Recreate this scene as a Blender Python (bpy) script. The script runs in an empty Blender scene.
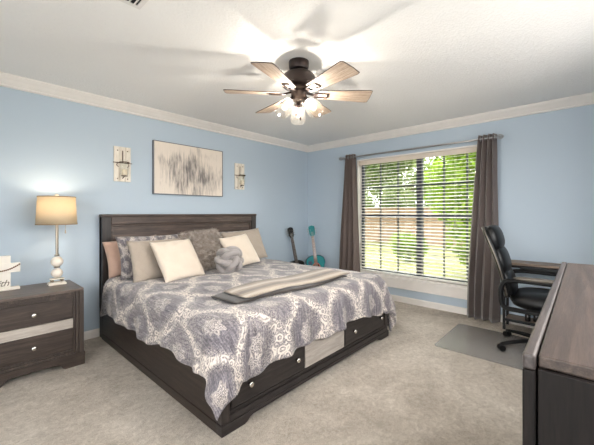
import bpy, bmesh, math, random
from mathutils import Vector, Matrix, Euler, noise

random.seed(7)
S = bpy.context.scene
COL = S.collection
PI = math.pi
R = math.radians

# ------------------------------------------------------------------ camera, sky, sun, exposure
CAM_H = 1.263
cam_d = bpy.data.cameras.new('camera'); cam = bpy.data.objects.new('camera', cam_d); COL.objects.link(cam)
cam.location = (0, 0, CAM_H)
cam.rotation_euler = (R(90), 0, R(42.46 - 90))
cam_d.sensor_width = 36.0
cam_d.lens = 318.0 / 594.0 * 36.0
cam_d.shift_y = -9.5 / 594.0
cam_d.clip_start = 0.05
S.camera = cam

world = bpy.data.worlds.new('sky'); S.world = world; world.use_nodes = True
wn = world.node_tree.nodes; wl = world.node_tree.links
_tc = wn.new('ShaderNodeTexCoord'); _sx = wn.new('ShaderNodeSeparateXYZ'); _cr = wn.new('ShaderNodeValToRGB')   # bright overcast sky, duller earth below the horizon
wl.new(_tc.outputs['Generated'], _sx.inputs[0]); wl.new(_sx.outputs[2], _cr.inputs[0])
_cr.color_ramp.elements[0].position = 0.0; _cr.color_ramp.elements[0].color = (.43, .42, .405, 1)
_cr.color_ramp.elements[1].position = 0.06; _cr.color_ramp.elements[1].color = (1.0, 0.985, 0.965, 1)
wl.new(_cr.outputs[0], wn['Background'].inputs[0])
wn['Background'].inputs[1].default_value = 6.4

sun_d = bpy.data.lights.new('sun', 'SUN'); sun = bpy.data.objects.new('sun', sun_d); COL.objects.link(sun)
sun_d.energy = 1.1; sun_d.angle = R(1.5); sun_d.color = (1, .95, .85)
sun.location = (6, -6, 9)
sun.rotation_euler = Vector((0.30, -0.55, -0.78)).to_track_quat('-Z', 'Y').to_euler()

S.view_settings.view_transform = 'Standard'
S.view_settings.look = 'None'
S.view_settings.exposure = 0.86
S.view_settings.gamma = 1.0
S.view_settings.use_curve_mapping = False
S.cycles.max_bounces = 10
S.cycles.diffuse_bounces = 6
S.cycles.transparent_max_bounces = 24
S.cycles.sample_clamp_indirect = 6.0
S.cycles.caustics_reflective = False
S.cycles.caustics_refractive = False

FAN_W = 8.0
LAMP_W = 2.8       # table lamp bulb

# ------------------------------------------------------------------ helpers
def lin(r, g, b):
    f = lambda c: (c / 255 / 12.92) if c / 255 <= .04045 else ((c / 255 + .055) / 1.055) ** 2.4
    return (f(r), f(g), f(b), 1.0)

class G:
    """small wrapper around a material's node tree"""
    def __init__(s, name):
        s.m = bpy.data.materials.new(name); s.m.use_nodes = True
        s.t = s.m.node_tree; s.n = s.t.nodes; s.l = s.t.links
        s.p = s.n['Principled BSDF']; s.out = s.n['Material Output']
    def node(s, typ, **kw):
        n = s.n.new(typ)
        for k, v in kw.items(): setattr(n, k, v)
        return n
    def link(s, a, b): s.l.new(a, b)
    def setin(s, node, key, v):
        if isinstance(v, X): s.l.new(v.s, node.inputs[key])
        elif isinstance(v, bpy.types.NodeSocket): s.l.new(v, node.inputs[key])
        else: node.inputs[key].default_value = v
    def math(s, op, a, b=0.0, c=0.0):
        n = s.node('ShaderNodeMath', operation=op)
        s.setin(n, 0, a); s.setin(n, 1, b); s.setin(n, 2, c)
        return X(s, n.outputs[0])
    def coord(s, which='Object', scale=(1, 1, 1), loc=(0, 0, 0), rot=(0, 0, 0)):
        tc = s.node('ShaderNodeTexCoord'); mp = s.node('ShaderNodeMapping')
        s.link(tc.outputs[which], mp.inputs[0])
        mp.inputs['Scale'].default_value = scale; mp.inputs['Location'].default_value = loc; mp.inputs['Rotation'].default_value = rot
        return mp.outputs[0]
    def noise(s, vec, scale=5, detail=3, rough=.5, dist=0.0, out='Fac'):
        n = s.node('ShaderNodeTexNoise')
        s.link(vec, n.inputs['Vector']); n.inputs['Scale'].default_value = scale
        n.inputs['Detail'].default_value = detail; n.inputs['Roughness'].default_value = rough; n.inputs['Distortion'].default_value = dist
        return n.outputs[out]
    def voro(s, vec, scale=5, feature='F1', out='Distance'):
        n = s.node('ShaderNodeTexVoronoi', feature=feature)
        s.link(vec, n.inputs['Vector']); n.inputs['Scale'].default_value = scale
        return n.outputs[out]
    def ramp(s, fac, stops, interp='LINEAR'):
        n = s.node('ShaderNodeValToRGB'); cr = n.color_ramp; cr.interpolation = interp
        while len(cr.elements) < len(stops): cr.elements.new(.5)
        for e, (p, c) in zip(cr.elements, stops): e.position = p; e.color = c
        s.setin(n, 0, fac)
        return n.outputs[0]
    def mix(s, fac, a, b, blend='MIX'):
        n = s.node('ShaderNodeMix', data_type='RGBA', blend_type=blend)
        s.setin(n, 0, fac); s.setin(n, 6, a); s.setin(n, 7, b)
        return n.outputs[2]
    def bump(s, h, strength=.3, dist=.01):
        n = s.node('ShaderNodeBump'); n.inputs['Strength'].default_value = strength; n.inputs['Distance'].default_value = dist
        s.setin(n, 'Height', h); s.link(n.outputs[0], s.p.inputs['Normal'])
    def base(s, v): s.setin(s.p, 'Base Color', v)
    def set(s, **kw):
        names = dict(rough='Roughness', metal='Metallic', spec='Specular IOR Level', sheen='Sheen Weight', coat='Coat Weight',
                     trans='Transmission Weight', emit='Emission Strength', ecol='Emission Color', sss='Subsurface Weight', ior='IOR', alpha='Alpha')
        for k, v in kw.items(): s.p.inputs[names[k]].default_value = v
        return s

class X:
    def __init__(s, g, sock): s.g = g; s.s = sock
    def _b(s, op, o): return s.g.math(op, s, o)
    def __add__(s, o): return s._b('ADD', o)
    def __radd__(s, o): return s._b('ADD', o)
    def __sub__(s, o): return s._b('SUBTRACT', o)
    def __rsub__(s, o): return s.g.math('SUBTRACT', o, s)
    def __mul__(s, o): return s._b('MULTIPLY', o)
    def __rmul__(s, o): return s._b('MULTIPLY', o)
    def __truediv__(s, o): return s._b('DIVIDE', o)
    def abs(s): return s._b('ABSOLUTE', 0)
    def cos(s): return s._b('COSINE', 0)
    def sin(s): return s._b('SINE', 0)
    def min(s, o): return s._b('MINIMUM', o)
    def max(s, o): return s._b('MAXIMUM', o)
    def sqrt(s): return s._b('SQRT', 0)
    def pow(s, o): return s._b('POWER', o)
    def wrap(s, p): return s.g.math('WRAP', s, p / 2, -p / 2)
    def step(s, lo, hi):     # 0 at lo, 1 at hi, smooth (hi may be below lo)
        n = s.g.node('ShaderNodeMapRange', interpolation_type='SMOOTHSTEP')
        if lo < hi: a, b, c, d = lo, hi, 0, 1
        else: a, b, c, d = hi, lo, 1, 0
        s.g.link(s.s, n.inputs[0]); n.inputs[1].default_value = a; n.inputs[2].default_value = b
        n.inputs[3].default_value = c; n.inputs[4].default_value = d
        return X(s.g, n.outputs[0])

def flat(name, col, rough=.5, metal=0.0, spec=.5, **kw):
    g = G(name); g.set(rough=rough, metal=metal, spec=spec, **kw)
    v = g.coord('Object')
    nz = g.noise(v, 9, 3)
    c = lin(*col); d = tuple(x * .88 for x in c[:3]) + (1,)
    g.base(g.mix(nz, d, c))
    return g.m

def wood(name, dark, light, axis='X', rough=.45, stretch=14.0, scale=3.0, spec=.4):
    """open straight grain along the given axis"""
    g = G(name)
    sc = {'X': (1, stretch, stretch), 'Y': (stretch, 1, stretch), 'Z': (stretch, stretch, 1)}[axis]
    v = g.coord('Object', sc)
    n1 = g.noise(v, scale, 6, .62, .6)
    n2 = g.noise(v, scale * 6, 3, .6, .2)
    f = X(g, n1) * .7 + X(g, n2) * .3
    col = g.ramp(f, [(.34, lin(*dark)), (.5, lin(*[(a * .55 + b * .45) for a, b in zip(dark, light)])), (.66, lin(*light))])
    g.base(col); g.set(rough=rough, spec=spec)
    g.bump(f, .18, .004)
    return g.m

class MB:
    def __init__(s): s.b = bmesh.new()
    def box(s, x0, x1, y0, y1, z0, z1, mat=None):
        vs = [s.b.verts.new((x, y, z)) for z in (z0, z1) for y in (y0, y1) for x in (x0, x1)]
        if mat is not None:
            for v in vs: v.co = mat @ v.co
        for f in ((0, 2, 3, 1), (4, 5, 7, 6), (0, 1, 5, 4), (2, 6, 7, 3), (0, 4, 6, 2), (1, 3, 7, 5)):
            s.b.faces.new([vs[i] for i in f])
        return s
    def loft(s, rings, closed=True, caps=True):
        rv = [[s.b.verts.new(p) for p in r] for r in rings]
        n = len(rv[0])
        for a, b in zip(rv, rv[1:]):
            for i in range(n if closed else n - 1):
                j = (i + 1) % n
                s.b.faces.new((a[i], a[j], b[j], b[i]))
        if caps and closed:
            s.b.faces.new(list(reversed(rv[0]))); s.b.faces.new(rv[-1])
        return s
    def cyl(s, p0, p1, r0, r1=None, seg=16, caps=True):
        r1 = r0 if r1 is None else r1
        p0 = Vector(p0); p1 = Vector(p1); d = (p1 - p0).normalized()
        q = d.to_track_quat('Z', 'Y')
        rings = []
        for p, r in ((p0, r0), (p1, r1)):
            rings.append([p + q @ Vector((r * math.cos(2 * PI * i / seg), r * math.sin(2 * PI * i / seg), 0)) for i in range(seg)])
        return s.loft(rings, True, caps)
    def tube(s, pts, r, seg=10, closed=False, flat=(1, 1)):
        pts = [Vector(p) for p in pts]; n = len(pts); rings = []
        rr = r if isinstance(r, (list, tuple)) else [r] * n
        up = None
        for i in range(n):
            a = pts[(i - 1) % n] if (closed or i) else pts[0]
            b = pts[(i + 1) % n] if (closed or i < n - 1) else pts[-1]
            t = (b - a).normalized()
            if up is None:
                up = Vector((0, 0, 1)) if abs(t.z) < .9 else Vector((1, 0, 0))
            up = (up - t * up.dot(t)).normalized()
            sd = t.cross(up)
            rings.append([pts[i] + up * (rr[i] * flat[0] * math.cos(2 * PI * k / seg)) + sd * (rr[i] * flat[1] * math.sin(2 * PI * k / seg)) for k in range(seg)])
        if closed: rings.append(None)
        if closed:
            rv = [[s.b.verts.new(p) for p in q] for q in rings[:-1]]
            # align the last ring to the first
            best = min(range(seg), key=lambda o: sum((rv[-1][k].co - rv[0][(k + o) % seg].co).length for k in range(seg)))
            for a, b in zip(rv, rv[1:]):
                for k in range(seg): s.b.faces.new((a[k], a[(k + 1) % seg], b[(k + 1) % seg], b[k]))
            a, b = rv[-1], rv[0]
            for k in range(seg): s.b.faces.new((a[k], a[(k + 1) % seg], b[(k + 1 + best) % seg], b[(k + best) % seg]))
            return s
        return s.loft(rings, True, True)
    def lathe(s, prof, c=(0, 0, 0), seg=28, mat=None):
        c = Vector(c); rings = []
        for r, z in prof:
            ring = [Vector((max(r, 1e-4) * math.cos(2 * PI * i / seg), max(r, 1e-4) * math.sin(2 * PI * i / seg), z)) for i in range(seg)]
            if mat is not None: ring = [mat @ p for p in ring]
            rings.append([c + p for p in ring])
        return s.loft(rings, True, True)
    def ball(s, c, r, seg=18, sq=(1, 1, 1)):
        n = max(6, seg // 2)
        c = Vector(c); rings = []
        for k in range(n + 1):
            a = -PI / 2 + PI * k / n
            rr = max(math.cos(a), .02) * r
            rings.append([c + Vector((rr * math.cos(2 * PI * i / seg) * sq[0], rr * math.sin(2 * PI * i / seg) * sq[1], r * math.sin(a) * sq[2])) for i in range(seg)])
        return s.loft(rings)
    def prism(s, poly, h0, h1, axis='Y', mat=None):
        """polygon extruded along an axis; poly is in the other two axes in order (x,y,z without it)"""
        def P(a, b, h):
            v = {'X': (h, a, b), 'Y': (a, h, b), 'Z': (a, b, h)}[axis]
            v = Vector(v)
            return mat @ v if mat is not None else v
        return s.loft([[P(a, b, h0) for a, b in poly], [P(a, b, h1) for a, b in poly]])
    def grid(s, fn, nu, nv, uvfn=None):
        vs = [[s.b.verts.new(fn(i / nu, j / nv)) for i in range(nu + 1)] for j in range(nv + 1)]
        lay = s.b.loops.layers.uv.verify() if uvfn else None
        for j in range(nv):
            for i in range(nu):
                f = s.b.faces.new((vs[j][i], vs[j][i + 1], vs[j + 1][i + 1], vs[j + 1][i]))
                if lay:
                    for lp, (a, b) in zip(f.loops, ((i, j), (i + 1, j), (i + 1, j + 1), (i, j + 1))):
                        lp[lay].uv = uvfn(a / nu, b / nv)
        return s
    def obj(s, name, mat, parent=None, smooth=False, bevel=0, loc=None, fix=True, seg=2, uv=False):
        if fix: bmesh.ops.recalc_face_normals(s.b, faces=s.b.faces[:])
        me = bpy.data.meshes.new(name); s.b.to_mesh(me); s.b.free()
        if smooth:
            me.polygons.foreach_set('use_smooth', [True] * len(me.polygons))
        me.materials.append(mat)
        o = bpy.data.objects.new(name, me); COL.objects.link(o)
        if parent: o.parent = parent
        if loc: o.location = loc
        if smooth == 'auto':
            try: me.set_sharp_from_angle(angle=R(35))
            except Exception: pass
        if bevel:
            m = o.modifiers.new('bevel', 'BEVEL'); m.width = bevel; m.segments = seg; m.limit_method = 'ANGLE'; m.angle_limit = R(40)
        return o

def thing(name, label, cat, loc=(0, 0, 0), rot=(0, 0, 0), group=None):
    o = bpy.data.objects.new(name, None); COL.objects.link(o)
    o.location = loc; o.rotation_euler = rot; o.empty_display_size = .1
    o['label'] = label; o['category'] = cat
    if group: o['group'] = group
    return o
def tag(o, label, cat, group=None, kind=None):
    o['label'] = label; o['category'] = cat
    if group: o['group'] = group
    if kind: o['kind'] = kind
    return o
def structure(o, label=None, cat=None):
    o['kind'] = 'structure'
    if label: o['label'] = label
    if cat: o['category'] = cat
    return o
def copy_tree(o, parent=None):
    c = o.copy(); COL.objects.link(c)
    if parent: c.parent = parent
    for ch in list(o.children): copy_tree(ch, c)
    return c

# ------------------------------------------------------------------ room numbers
YW = 3.70      # bed wall
XW = 4.33      # window wall
YB = -0.36     # wall behind the dresser
X0 = -1.3      # the room stays open behind the camera
ZC = 2.44
WY0, WY1, WZ0, WZ1 = 0.80, 2.685, 0.335, 2.095   # window opening

# ------------------------------------------------------------------ surface materials
def mat_wall():
    g = G('blue_wall_paint'); v = g.coord('Object')
    n = g.noise(v, 120, 4, .6)
    n2 = g.noise(v, 1.5, 2)
    g.base(g.mix(n2, lin(178, 193, 206), lin(182, 196, 209)))
    g.set(rough=.55, spec=.35); g.bump(n, .12, .003)
    return g.m
def mat_ceiling():
    g = G('textured_ceiling_paint'); v = g.coord('Object')
    n = g.noise(v, 55, 5, .6, .4)
    g.base(g.mix(g.noise(v, 2, 2), lin(234, 233, 231), lin(238, 237, 235)))
    g.set(rough=.9, spec=.1); g.bump(X(g, n).step(.42, .62), .35, .006)
    return g.m
def mat_carpet():
    g = G('beige_carpet'); v = g.coord('Object')
    n = g.noise(v, 190, 5, .75, .6); n2 = g.noise(v, 2.4, 4, .6, 1.2); n3 = g.noise(v, 30, 4, .7, .8)
    f = X(g, n) * .45 + X(g, n2) * .25 + X(g, n3) * .3
    g.base(g.ramp(f, [(.32, lin(118, 105, 90)), (.5, lin(186, 174, 159)), (.68, lin(238, 229, 217))]))
    g.set(rough=1, spec=.05, sheen=.3); g.bump(X(g, n) + X(g, n3) * .8, .9, .012)
    return g.m
WALL = mat_wall(); CEIL = mat_ceiling(); CARPET = mat_carpet()
TRIM = flat('white_trim_paint', (236, 231, 226), .4, spec=.4)
CEILV = flat('white_enamel', (225, 223, 220), .4)

# ------------------------------------------------------------------ structure
structure(MB().box(X0, XW, YB, YW, -.12, 0).obj('floor', CARPET), 'beige cut-pile carpet floor')
structure(MB().box(X0, XW + .2, YB - .15, YW + .15, ZC, ZC + .12).obj('ceiling', CEIL), 'white textured ceiling')
structure(MB().box(X0, XW + .2, YW, YW + .15, -.12, ZC).obj('wall_left', WALL), 'pale blue wall behind the bed')
b = MB()
b.box(XW, XW + .2, YB - .15, WY0, -.12, ZC); b.box(XW, XW + .2, WY1, YW, -.12, ZC)
b.box(XW, XW + .2, WY0, WY1, -.12, WZ0); b.box(XW, XW + .2, WY0, WY1, WZ1, ZC)
structure(b.obj('wall_right', WALL), 'pale blue wall around the window')
b = MB(); bx0, bx1, bz0, bz1 = .35, 3.0, 1.03, 2.12  # unseen window opening added here to light the room evenly
b.box(X0, bx0, YB - .15, YB, -.12, ZC); b.box(bx1, XW, YB - .15, YB, -.12, ZC); b.box(bx0, bx1, YB - .15, YB, -.12, bz0); b.box(bx0, bx1, YB - .15, YB, bz1, ZC)
structure(b.obj('wall_back', WALL), 'pale blue wall behind the dresser')
b = MB(); dy0, dy1 = .1, 1.45      # opening added out of view to let fill light in
b.box(X0 - .15, X0, YB - .15, dy0, -.12, ZC); b.box(X0 - .15, X0, dy1, YW + .15, -.12, ZC); b.box(X0 - .15, X0, dy0, dy1, 2.12, ZC)
structure(b.obj('wall_front', WALL), 'pale blue wall behind the camera')
b = MB()
for xa in (bx0, (bx0 + bx1) / 2 - .02, bx1 - .04): b.box(xa, xa + .04, YB - .12, YB - .06, bz0, bz1)
for xa, xb in ((bx0 + .04, (bx0 + bx1) / 2 - .02), ((bx0 + bx1) / 2 + .02, bx1 - .04)):
    b.box(xa, xb, YB - .12, YB - .06, bz0, bz0 + .04); b.box(xa, xb, YB - .12, YB - .06, bz1 - .04, bz1)
structure(b.obj('added_window', TRIM), 'added unseen window letting fill light in behind the dresser')

# crown moulding: profile (out from the wall, down from the ceiling)
crown = [(0, 0), (.095, 0), (.095, -.012), (.088, -.018), (.078, -.030), (.062, -.042), (.045, -.058), (.030, -.070), (.022, -.074), (.022, -.088), (.008, -.094), (0, -.094)]
def run_trim(name, prof, z, which, mat=TRIM):
    b = MB()
    if which == 'left':    # along x on the bed wall, mitred at the window wall
        rings = [[Vector((X0, YW - o, z + h)) for o, h in prof], [Vector((XW - o, YW - o, z + h)) for o, h in prof]]
    elif which == 'right':
        rings = [[Vector((XW - o, YW - o, z + h)) for o, h in prof], [Vector((XW - o, YB + o, z + h)) for o, h in prof]]
    else:
        rings = [[Vector((X0, YB + o, z + h)) for o, h in prof], [Vector((XW - o, YB + o, z + h)) for o, h in prof]]
    b.loft(rings)
    return structure(b.obj(name, mat))
for i, w in enumerate(('left', 'right', 'back')):
    run_trim('trim_%d' % (i + 1), crown, ZC, w)
basep = [(0, 0), (.014, 0), (.014, .062), (.010, .074), (.004, .082), (0, .082)]
for w in ('left', 'right', 'back'):
    run_trim('baseboard_' + w, basep, 0, w)

# ------------------------------------------------------------------ window
DARKF = flat('dark_window_frame', (58, 62, 74), .4)
def mat_glass():
    g = G('window_glass')
    tr = g.node('ShaderNodeBsdfTransparent'); gl = g.node('ShaderNodeBsdfGlossy'); fr = g.node('ShaderNodeFresnel'); mx = g.node('ShaderNodeMixShader')
    tr.inputs[0].default_value = (.97, .985, .98, 1); gl.inputs['Roughness'].default_value = .02; fr.inputs[0].default_value = 1.25
    g.link(fr.outputs[0], mx.inputs[0]); g.link(tr.outputs[0], mx.inputs[1]); g.link(gl.outputs[0], mx.inputs[2]); g.link(mx.outputs[0], g.out.inputs[0])
    return g.m
GLASS = mat_glass()
win = thing('window_1', 'wide double window with dark frames on the blue wall', 'window', (XW, (WY0 + WY1) / 2, WZ0)); win['kind'] = 'structure'
wm = (WY0 + WY1) / 2
W2 = (WY1 - WY0) / 2; WH = WZ1 - WZ0
# white jamb liner
b = MB()
b.box(0.0, .18, -W2, -W2 + .02, 0, WH); b.box(0.0, .18, W2 - .02, W2, 0, WH); b.box(0.0, .18, -W2 + .02, W2 - .02, WH - .02, WH); b.box(0.0, .18, -W2 + .02, W2 - .02, 0, .02)
b.obj('window_jamb', TRIM, win)
b = MB()
fx0, fx1 = .115, .16
def sash_frame(b, ya, yb):
    t = .035
    b.box(fx0, fx1, ya, ya + t, .02, WH - .02); b.box(fx0, fx1, yb - t, yb, .02, WH - .02)
    b.box(fx0, fx1, ya + t, yb - t, .02, .02 + t); b.box(fx0, fx1, ya + t, yb - t, WH - .02 - t, WH - .02)
    zm = WH * .5
    b.box(fx0 - .01, fx1, ya + t, yb - t, zm - .022, zm + .022)
sash_frame(b, -W2 + .02, -.005); sash_frame(b, .005, W2 - .02)
b.box(fx0 - .02, fx1 + .005, -.035, .035, .02, WH - .02)
b.obj('window_frame', DARKF, win)
b = MB()
for ya, yb in ((-W2 + .055, -.04), (.04, W2 - .055)):
    for k in (1, 2):
        y = ya + (yb - ya) * k / 3
        b.box(.13, .148, y - .010, y + .010, .055, WH - .055)
    for zz in (.25, .75):
        z = WH * zz
        b.box(.131, .147, ya, yb, z - .010, z + .010)
b.obj('muntins', DARKF, win)
b = MB()
b.box(.137, .141, -W2 + .04, -.02, .04, WH - .04); b.box(.137, .141, .02, W2 - .04, .04, WH - .04)
b.obj('window_panes', GLASS, win)
b = MB()   # stool and apron
b.box(-.032, .0, -W2 - .08, W2 + .08, -.028, .0)
b.box(-.018, 0, -W2 - .05, W2 + .05, -.145, -.028)
b.box(-.024, 0, -W2 - .05, W2 + .05, -.145, -.130)
b.obj('window_sill', TRIM, win, bevel=.003)
# blind
SLAT = flat('white_blind_slat', (240, 238, 232), .45)
VAL = flat('cream_valance', (226, 214, 200), .5)
CORD = flat('blind_cord', (225, 222, 215), .8)
bl = thing('window_blind', 'white horizontal slat blind with cream valance hanging in the window', 'blind', (XW + .045, wm, WZ1))
BW = W2 - .03
b = MB(); b.box(-.028, -.016, -BW, BW, -.088, -.022); b.box(-.016, .03, -BW, -BW + .01, -.088, -.022); b.box(-.016, .03, BW - .01, BW, -.088, -.022)
b.obj('valance', VAL, bl, bevel=.003)
MB().box(-.014, .03, -BW + .012, BW - .012, -.062, -.022).obj('headrail', SLAT, bl)
b = MB(); pitch = .0462; z = -.105; n = 0
while z > -(WH - .075):
    m = Matrix.Translation((.006, 0, z)) @ Matrix.Rotation(R(-11), 4, 'Y')
    b.box(-.024, .024, -BW + .012, BW - .012, -.0022, .0022, m); z -= pitch; n += 1
b.obj('slats', SLAT, bl)
MB().box(-.022, .032, -BW + .012, BW - .012, -(WH - .028), -(WH - .050)).obj('bottom_rail', SLAT, bl, bevel=.003)
b = MB()
for k in range(6):
    y = -BW + .1 + (2 * BW - .2) * k / 5
    for x in (-.020, .033): b.cyl((x, y, -.062), (x, y, -(WH - .05)), .0011, seg=5)
b.obj('ladder_cords', CORD, bl)

# ------------------------------------------------------------------ outdoors
def mat_grass():
    g = G('lawn'); v = g.coord('Object'); n = g.noise(v, 6, 5, .7); n2 = g.noise(v, .5, 2)
    f = X(g, n) * .5 + X(g, n2) * .5
    g.base(g.ramp(f, [(.35, lin(92, 98, 52)), (.65, lin(126, 122, 82))])); g.set(rough=.9, spec=.1)
    return g.m
def mat_leaf(name, c1, c2):
    g = G(name)
    oi = g.node('ShaderNodeTexCoord'); n = g.noise(oi.outputs['Object'], 2.6, 3)
    col = g.ramp(n, [(.35, lin(*c1)), (.65, lin(*c2))])
    df = g.node('ShaderNodeBsdfDiffuse'); tl = g.node('ShaderNodeBsdfTranslucent'); mx = g.node('ShaderNodeMixShader')
    g.link(col, df.inputs[0]); g.link(col, tl.inputs[0]); mx.inputs[0].default_value = .45
    g.link(df.outputs[0], mx.inputs[1]); g.link(tl.outputs[0], mx.inputs[2]); g.link(mx.outputs[0], g.out.inputs[0])
    return g.m
LEAF_A = mat_leaf('bright_leaf', (70, 96, 26), (124, 146, 50))
LEAF_B = mat_leaf('mid_leaf', (68, 88, 44), (122, 134, 84))
BARK = flat('bark', (110, 92, 78), .9)
FENCE = wood('weathered_fence_wood', (104, 80, 60), (134, 116, 90), 'Z', .8)
structure(MB().box(XW + .25, 34, -14, 26, -.4, -.25).obj('trim_4', mat_grass()), 'sunlit lawn outside the window').name = 'ground'
rnd = random.Random(3)
def leaf_cloud(b, blobs, n, size):
    tot = sum(r[3] * r[4] * r[5] for r in blobs)
    for (cx, cy, cz, rx, ry, rz) in blobs:
        for _ in range(int(n * rx * ry * rz / tot)):
            while True:
                p = Vector((rnd.uniform(-1, 1), rnd.uniform(-1, 1), rnd.uniform(-1, 1)))
                if .25 < p.length < 1: break
            c = Vector((cx + p.x * rx, cy + p.y * ry, cz + p.z * rz))
            e = Euler((rnd.uniform(0, 6.28), rnd.uniform(0, 6.28), rnd.uniform(0, 6.28))).to_matrix()
            L = size * rnd.uniform(.6, 1.3); w = L * .42
            vs = [b.b.verts.new(c + e @ Vector(q)) for q in ((-L, 0, 0), (0, -w, .1 * L), (L, 0, 0), (0, w, .1 * L))]
            b.b.faces.new(vs)
def tree(name, label, loc, trunk_h, tr, blobs, n, size, leaf, cat='tree', group='trees outside the window'):
    t = thing(name, label, cat, loc, group=group)
    b = MB()
    b.tube([(0, 0, 0), (.05, .04, trunk_h * .4), (-.04, .1, trunk_h * .75), (.02, .05, trunk_h)], [tr, tr * .85, tr * .7, tr * .5], 10)
    for k in range(5):
        q = blobs[k % len(blobs)]
        z0 = trunk_h * (.55 + .08 * k)
        b.tube([(0, .05, z0), (q[0] * .4, q[1] * .4, z0 + (q[2] - z0) * .45), (q[0] * .9, q[1] * .9, q[2])], [tr * .45, tr * .3, tr * .12], 7)
    b.obj('trunk', BARK, t, smooth=True)
    b = MB(); leaf_cloud(b, blobs, n, size)
    b.obj('foliage', leaf, t, fix=False)
    return t
G0 = -.25
tree('leafy_shrub', 'big bright green shrub filling the right half of the window view', (8.4, 1.1, G0), 1.6, .09,
     [(0, 0, 1.1, 1.4, 1.5, 1.15), (.3, .9, 2.2, 1.2, 1.25, 1.2), (.1, -.8, 2.4, 1.2, 1.4, 1.3), (.3, .1, 3.4, 1.3, 1.6, 1.1)], 15000, .095, LEAF_A, 'shrub')
tree('leafy_tree', 'green tree with leaves across the top left of the window view', (12.5, 7.6, G0), 4.2, .16,
     [(0, -.6, 4.3, 1.9, 2.4, 1.3), (.4, 1.6, 4.6, 1.8, 2.2, 1.3), (-.3, 0, 3.4, 1.4, 2.2, .75)], 14000, .13, LEAF_B)
tree('leafy_tree', 'pale leafy tree farther back behind the wooden fence', (21.0, 8.6, G0), 4.0, .2,
     [(0, 0, 3.6, 2.2, 3.2, 1.7), (.6, 2.6, 3.0, 1.8, 2.2, 1.5), (0, -2.6, 3.2, 1.8, 2.4, 1.5)], 6000, .16, LEAF_B)
tree('leafy_shrub', 'low round green bush at the foot of the window view beside the mullion', (9.6, 4.05, G0), .5, .04,
     [(0, 0, .45, .55, .55, .45), (.1, .3, .6, .4, .4, .35)], 1400, .06, LEAF_A, 'shrub')
for yy, hh, lab in ((5.2, 2.5, 'grey green bush behind the wooden fence next to the window mullion'), (7.6, 2.7, 'grey green bush behind the middle of the wooden fence'), (10.2, 2.6, 'grey green bush behind the wooden fence nearest the left window jamb')):
    tree('leafy_shrub', lab, (16.6, yy, G0), 1.2, .06, [(0, 0, hh * .55, .9, 1.2, hh * .5), (.2, .3, hh * .8, .7, .9, hh * .35)], 3000, .10, LEAF_B, 'shrub')
fb = MB(); k = 0; y = 2.2
while y < 14.5:
    fb.box(15.0, 15.025, y, y + .135, G0, G0 + 1.75 + (.02 if k % 2 else 0)); y += .145; k += 1
fn = thing('wooden_fence', 'reddish wooden board fence across the lawn outside', 'fence', (0, 0, 0))
fb.obj('fence_boards', FENCE, fn)
b = MB(); b.box(15.025, 15.07, 2.2, 14.5, G0 + .35, G0 + .45); b.box(15.025, 15.07, 2.2, 14.5, G0 + 1.45, G0 + 1.55)
b.obj('fence_rails', FENCE, fn)

# ------------------------------------------------------------------ curtain rod and curtains
NICKEL = flat('brushed_nickel', (178, 178, 180), .28, 1.0)
CUR = None
def mat_curtain():
    g = G('taupe_curtain_cloth'); v = g.coord('UV', (1, 1, 1))
    n = g.noise(g.coord('Object', (400, 400, 60)), 1, 2)
    g.base(g.mix(n, lin(92, 81, 77), lin(114, 101, 96))); g.set(rough=.75, spec=.2, sheen=.35)
    g.bump(n, .1, .001)
    return g.m
CUR = mat_curtain()
RX, RZ = XW - .11, 2.13
rod = thing('curtain_rod', 'long brushed nickel curtain rod above the window', 'curtain rod', (RX, 0, RZ))
MB().cyl((0, .79, 0), (0, 2.86, 0), .0115, seg=14).obj('rod', NICKEL, rod, smooth='auto')
for y, s_ in ((.79, -1), (2.86, 1)):
    b = MB(); b.cyl((0, y, 0), (0, y + s_ * .02, 0), .015, seg=14)
    c = Vector((0, y + s_ * .05, 0))
    for k in range(3):     # open cage finial
        pts = [c + Matrix.Rotation(k * PI / 3, 3, 'Y') @ Vector((.026 * math.cos(a), .034 * math.sin(a), 0)) for a in [2 * PI * i / 20 for i in range(20)]]
        b.tube(pts, .0035, 6, closed=True)
    b.ball(c + Vector((0, s_ * .036, 0)), .007, 10); b.ball(c, .013, 12)
    b.obj('finial', NICKEL, rod, smooth=True)
for y in (.80, 2.845):
    b = MB(); b.cyl((0, y, -.006), (XW - RX - .008, y, -.006), .007, seg=10); b.box(XW - RX - .008, XW - RX, y - .014, y + .014, -.04, .03)
    b.tube([(-.014, y, 0), (0, y, -.014), (.014, y, 0)], .004, 6)
    b.obj('bracket', NICKEL, rod, smooth='auto')

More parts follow.
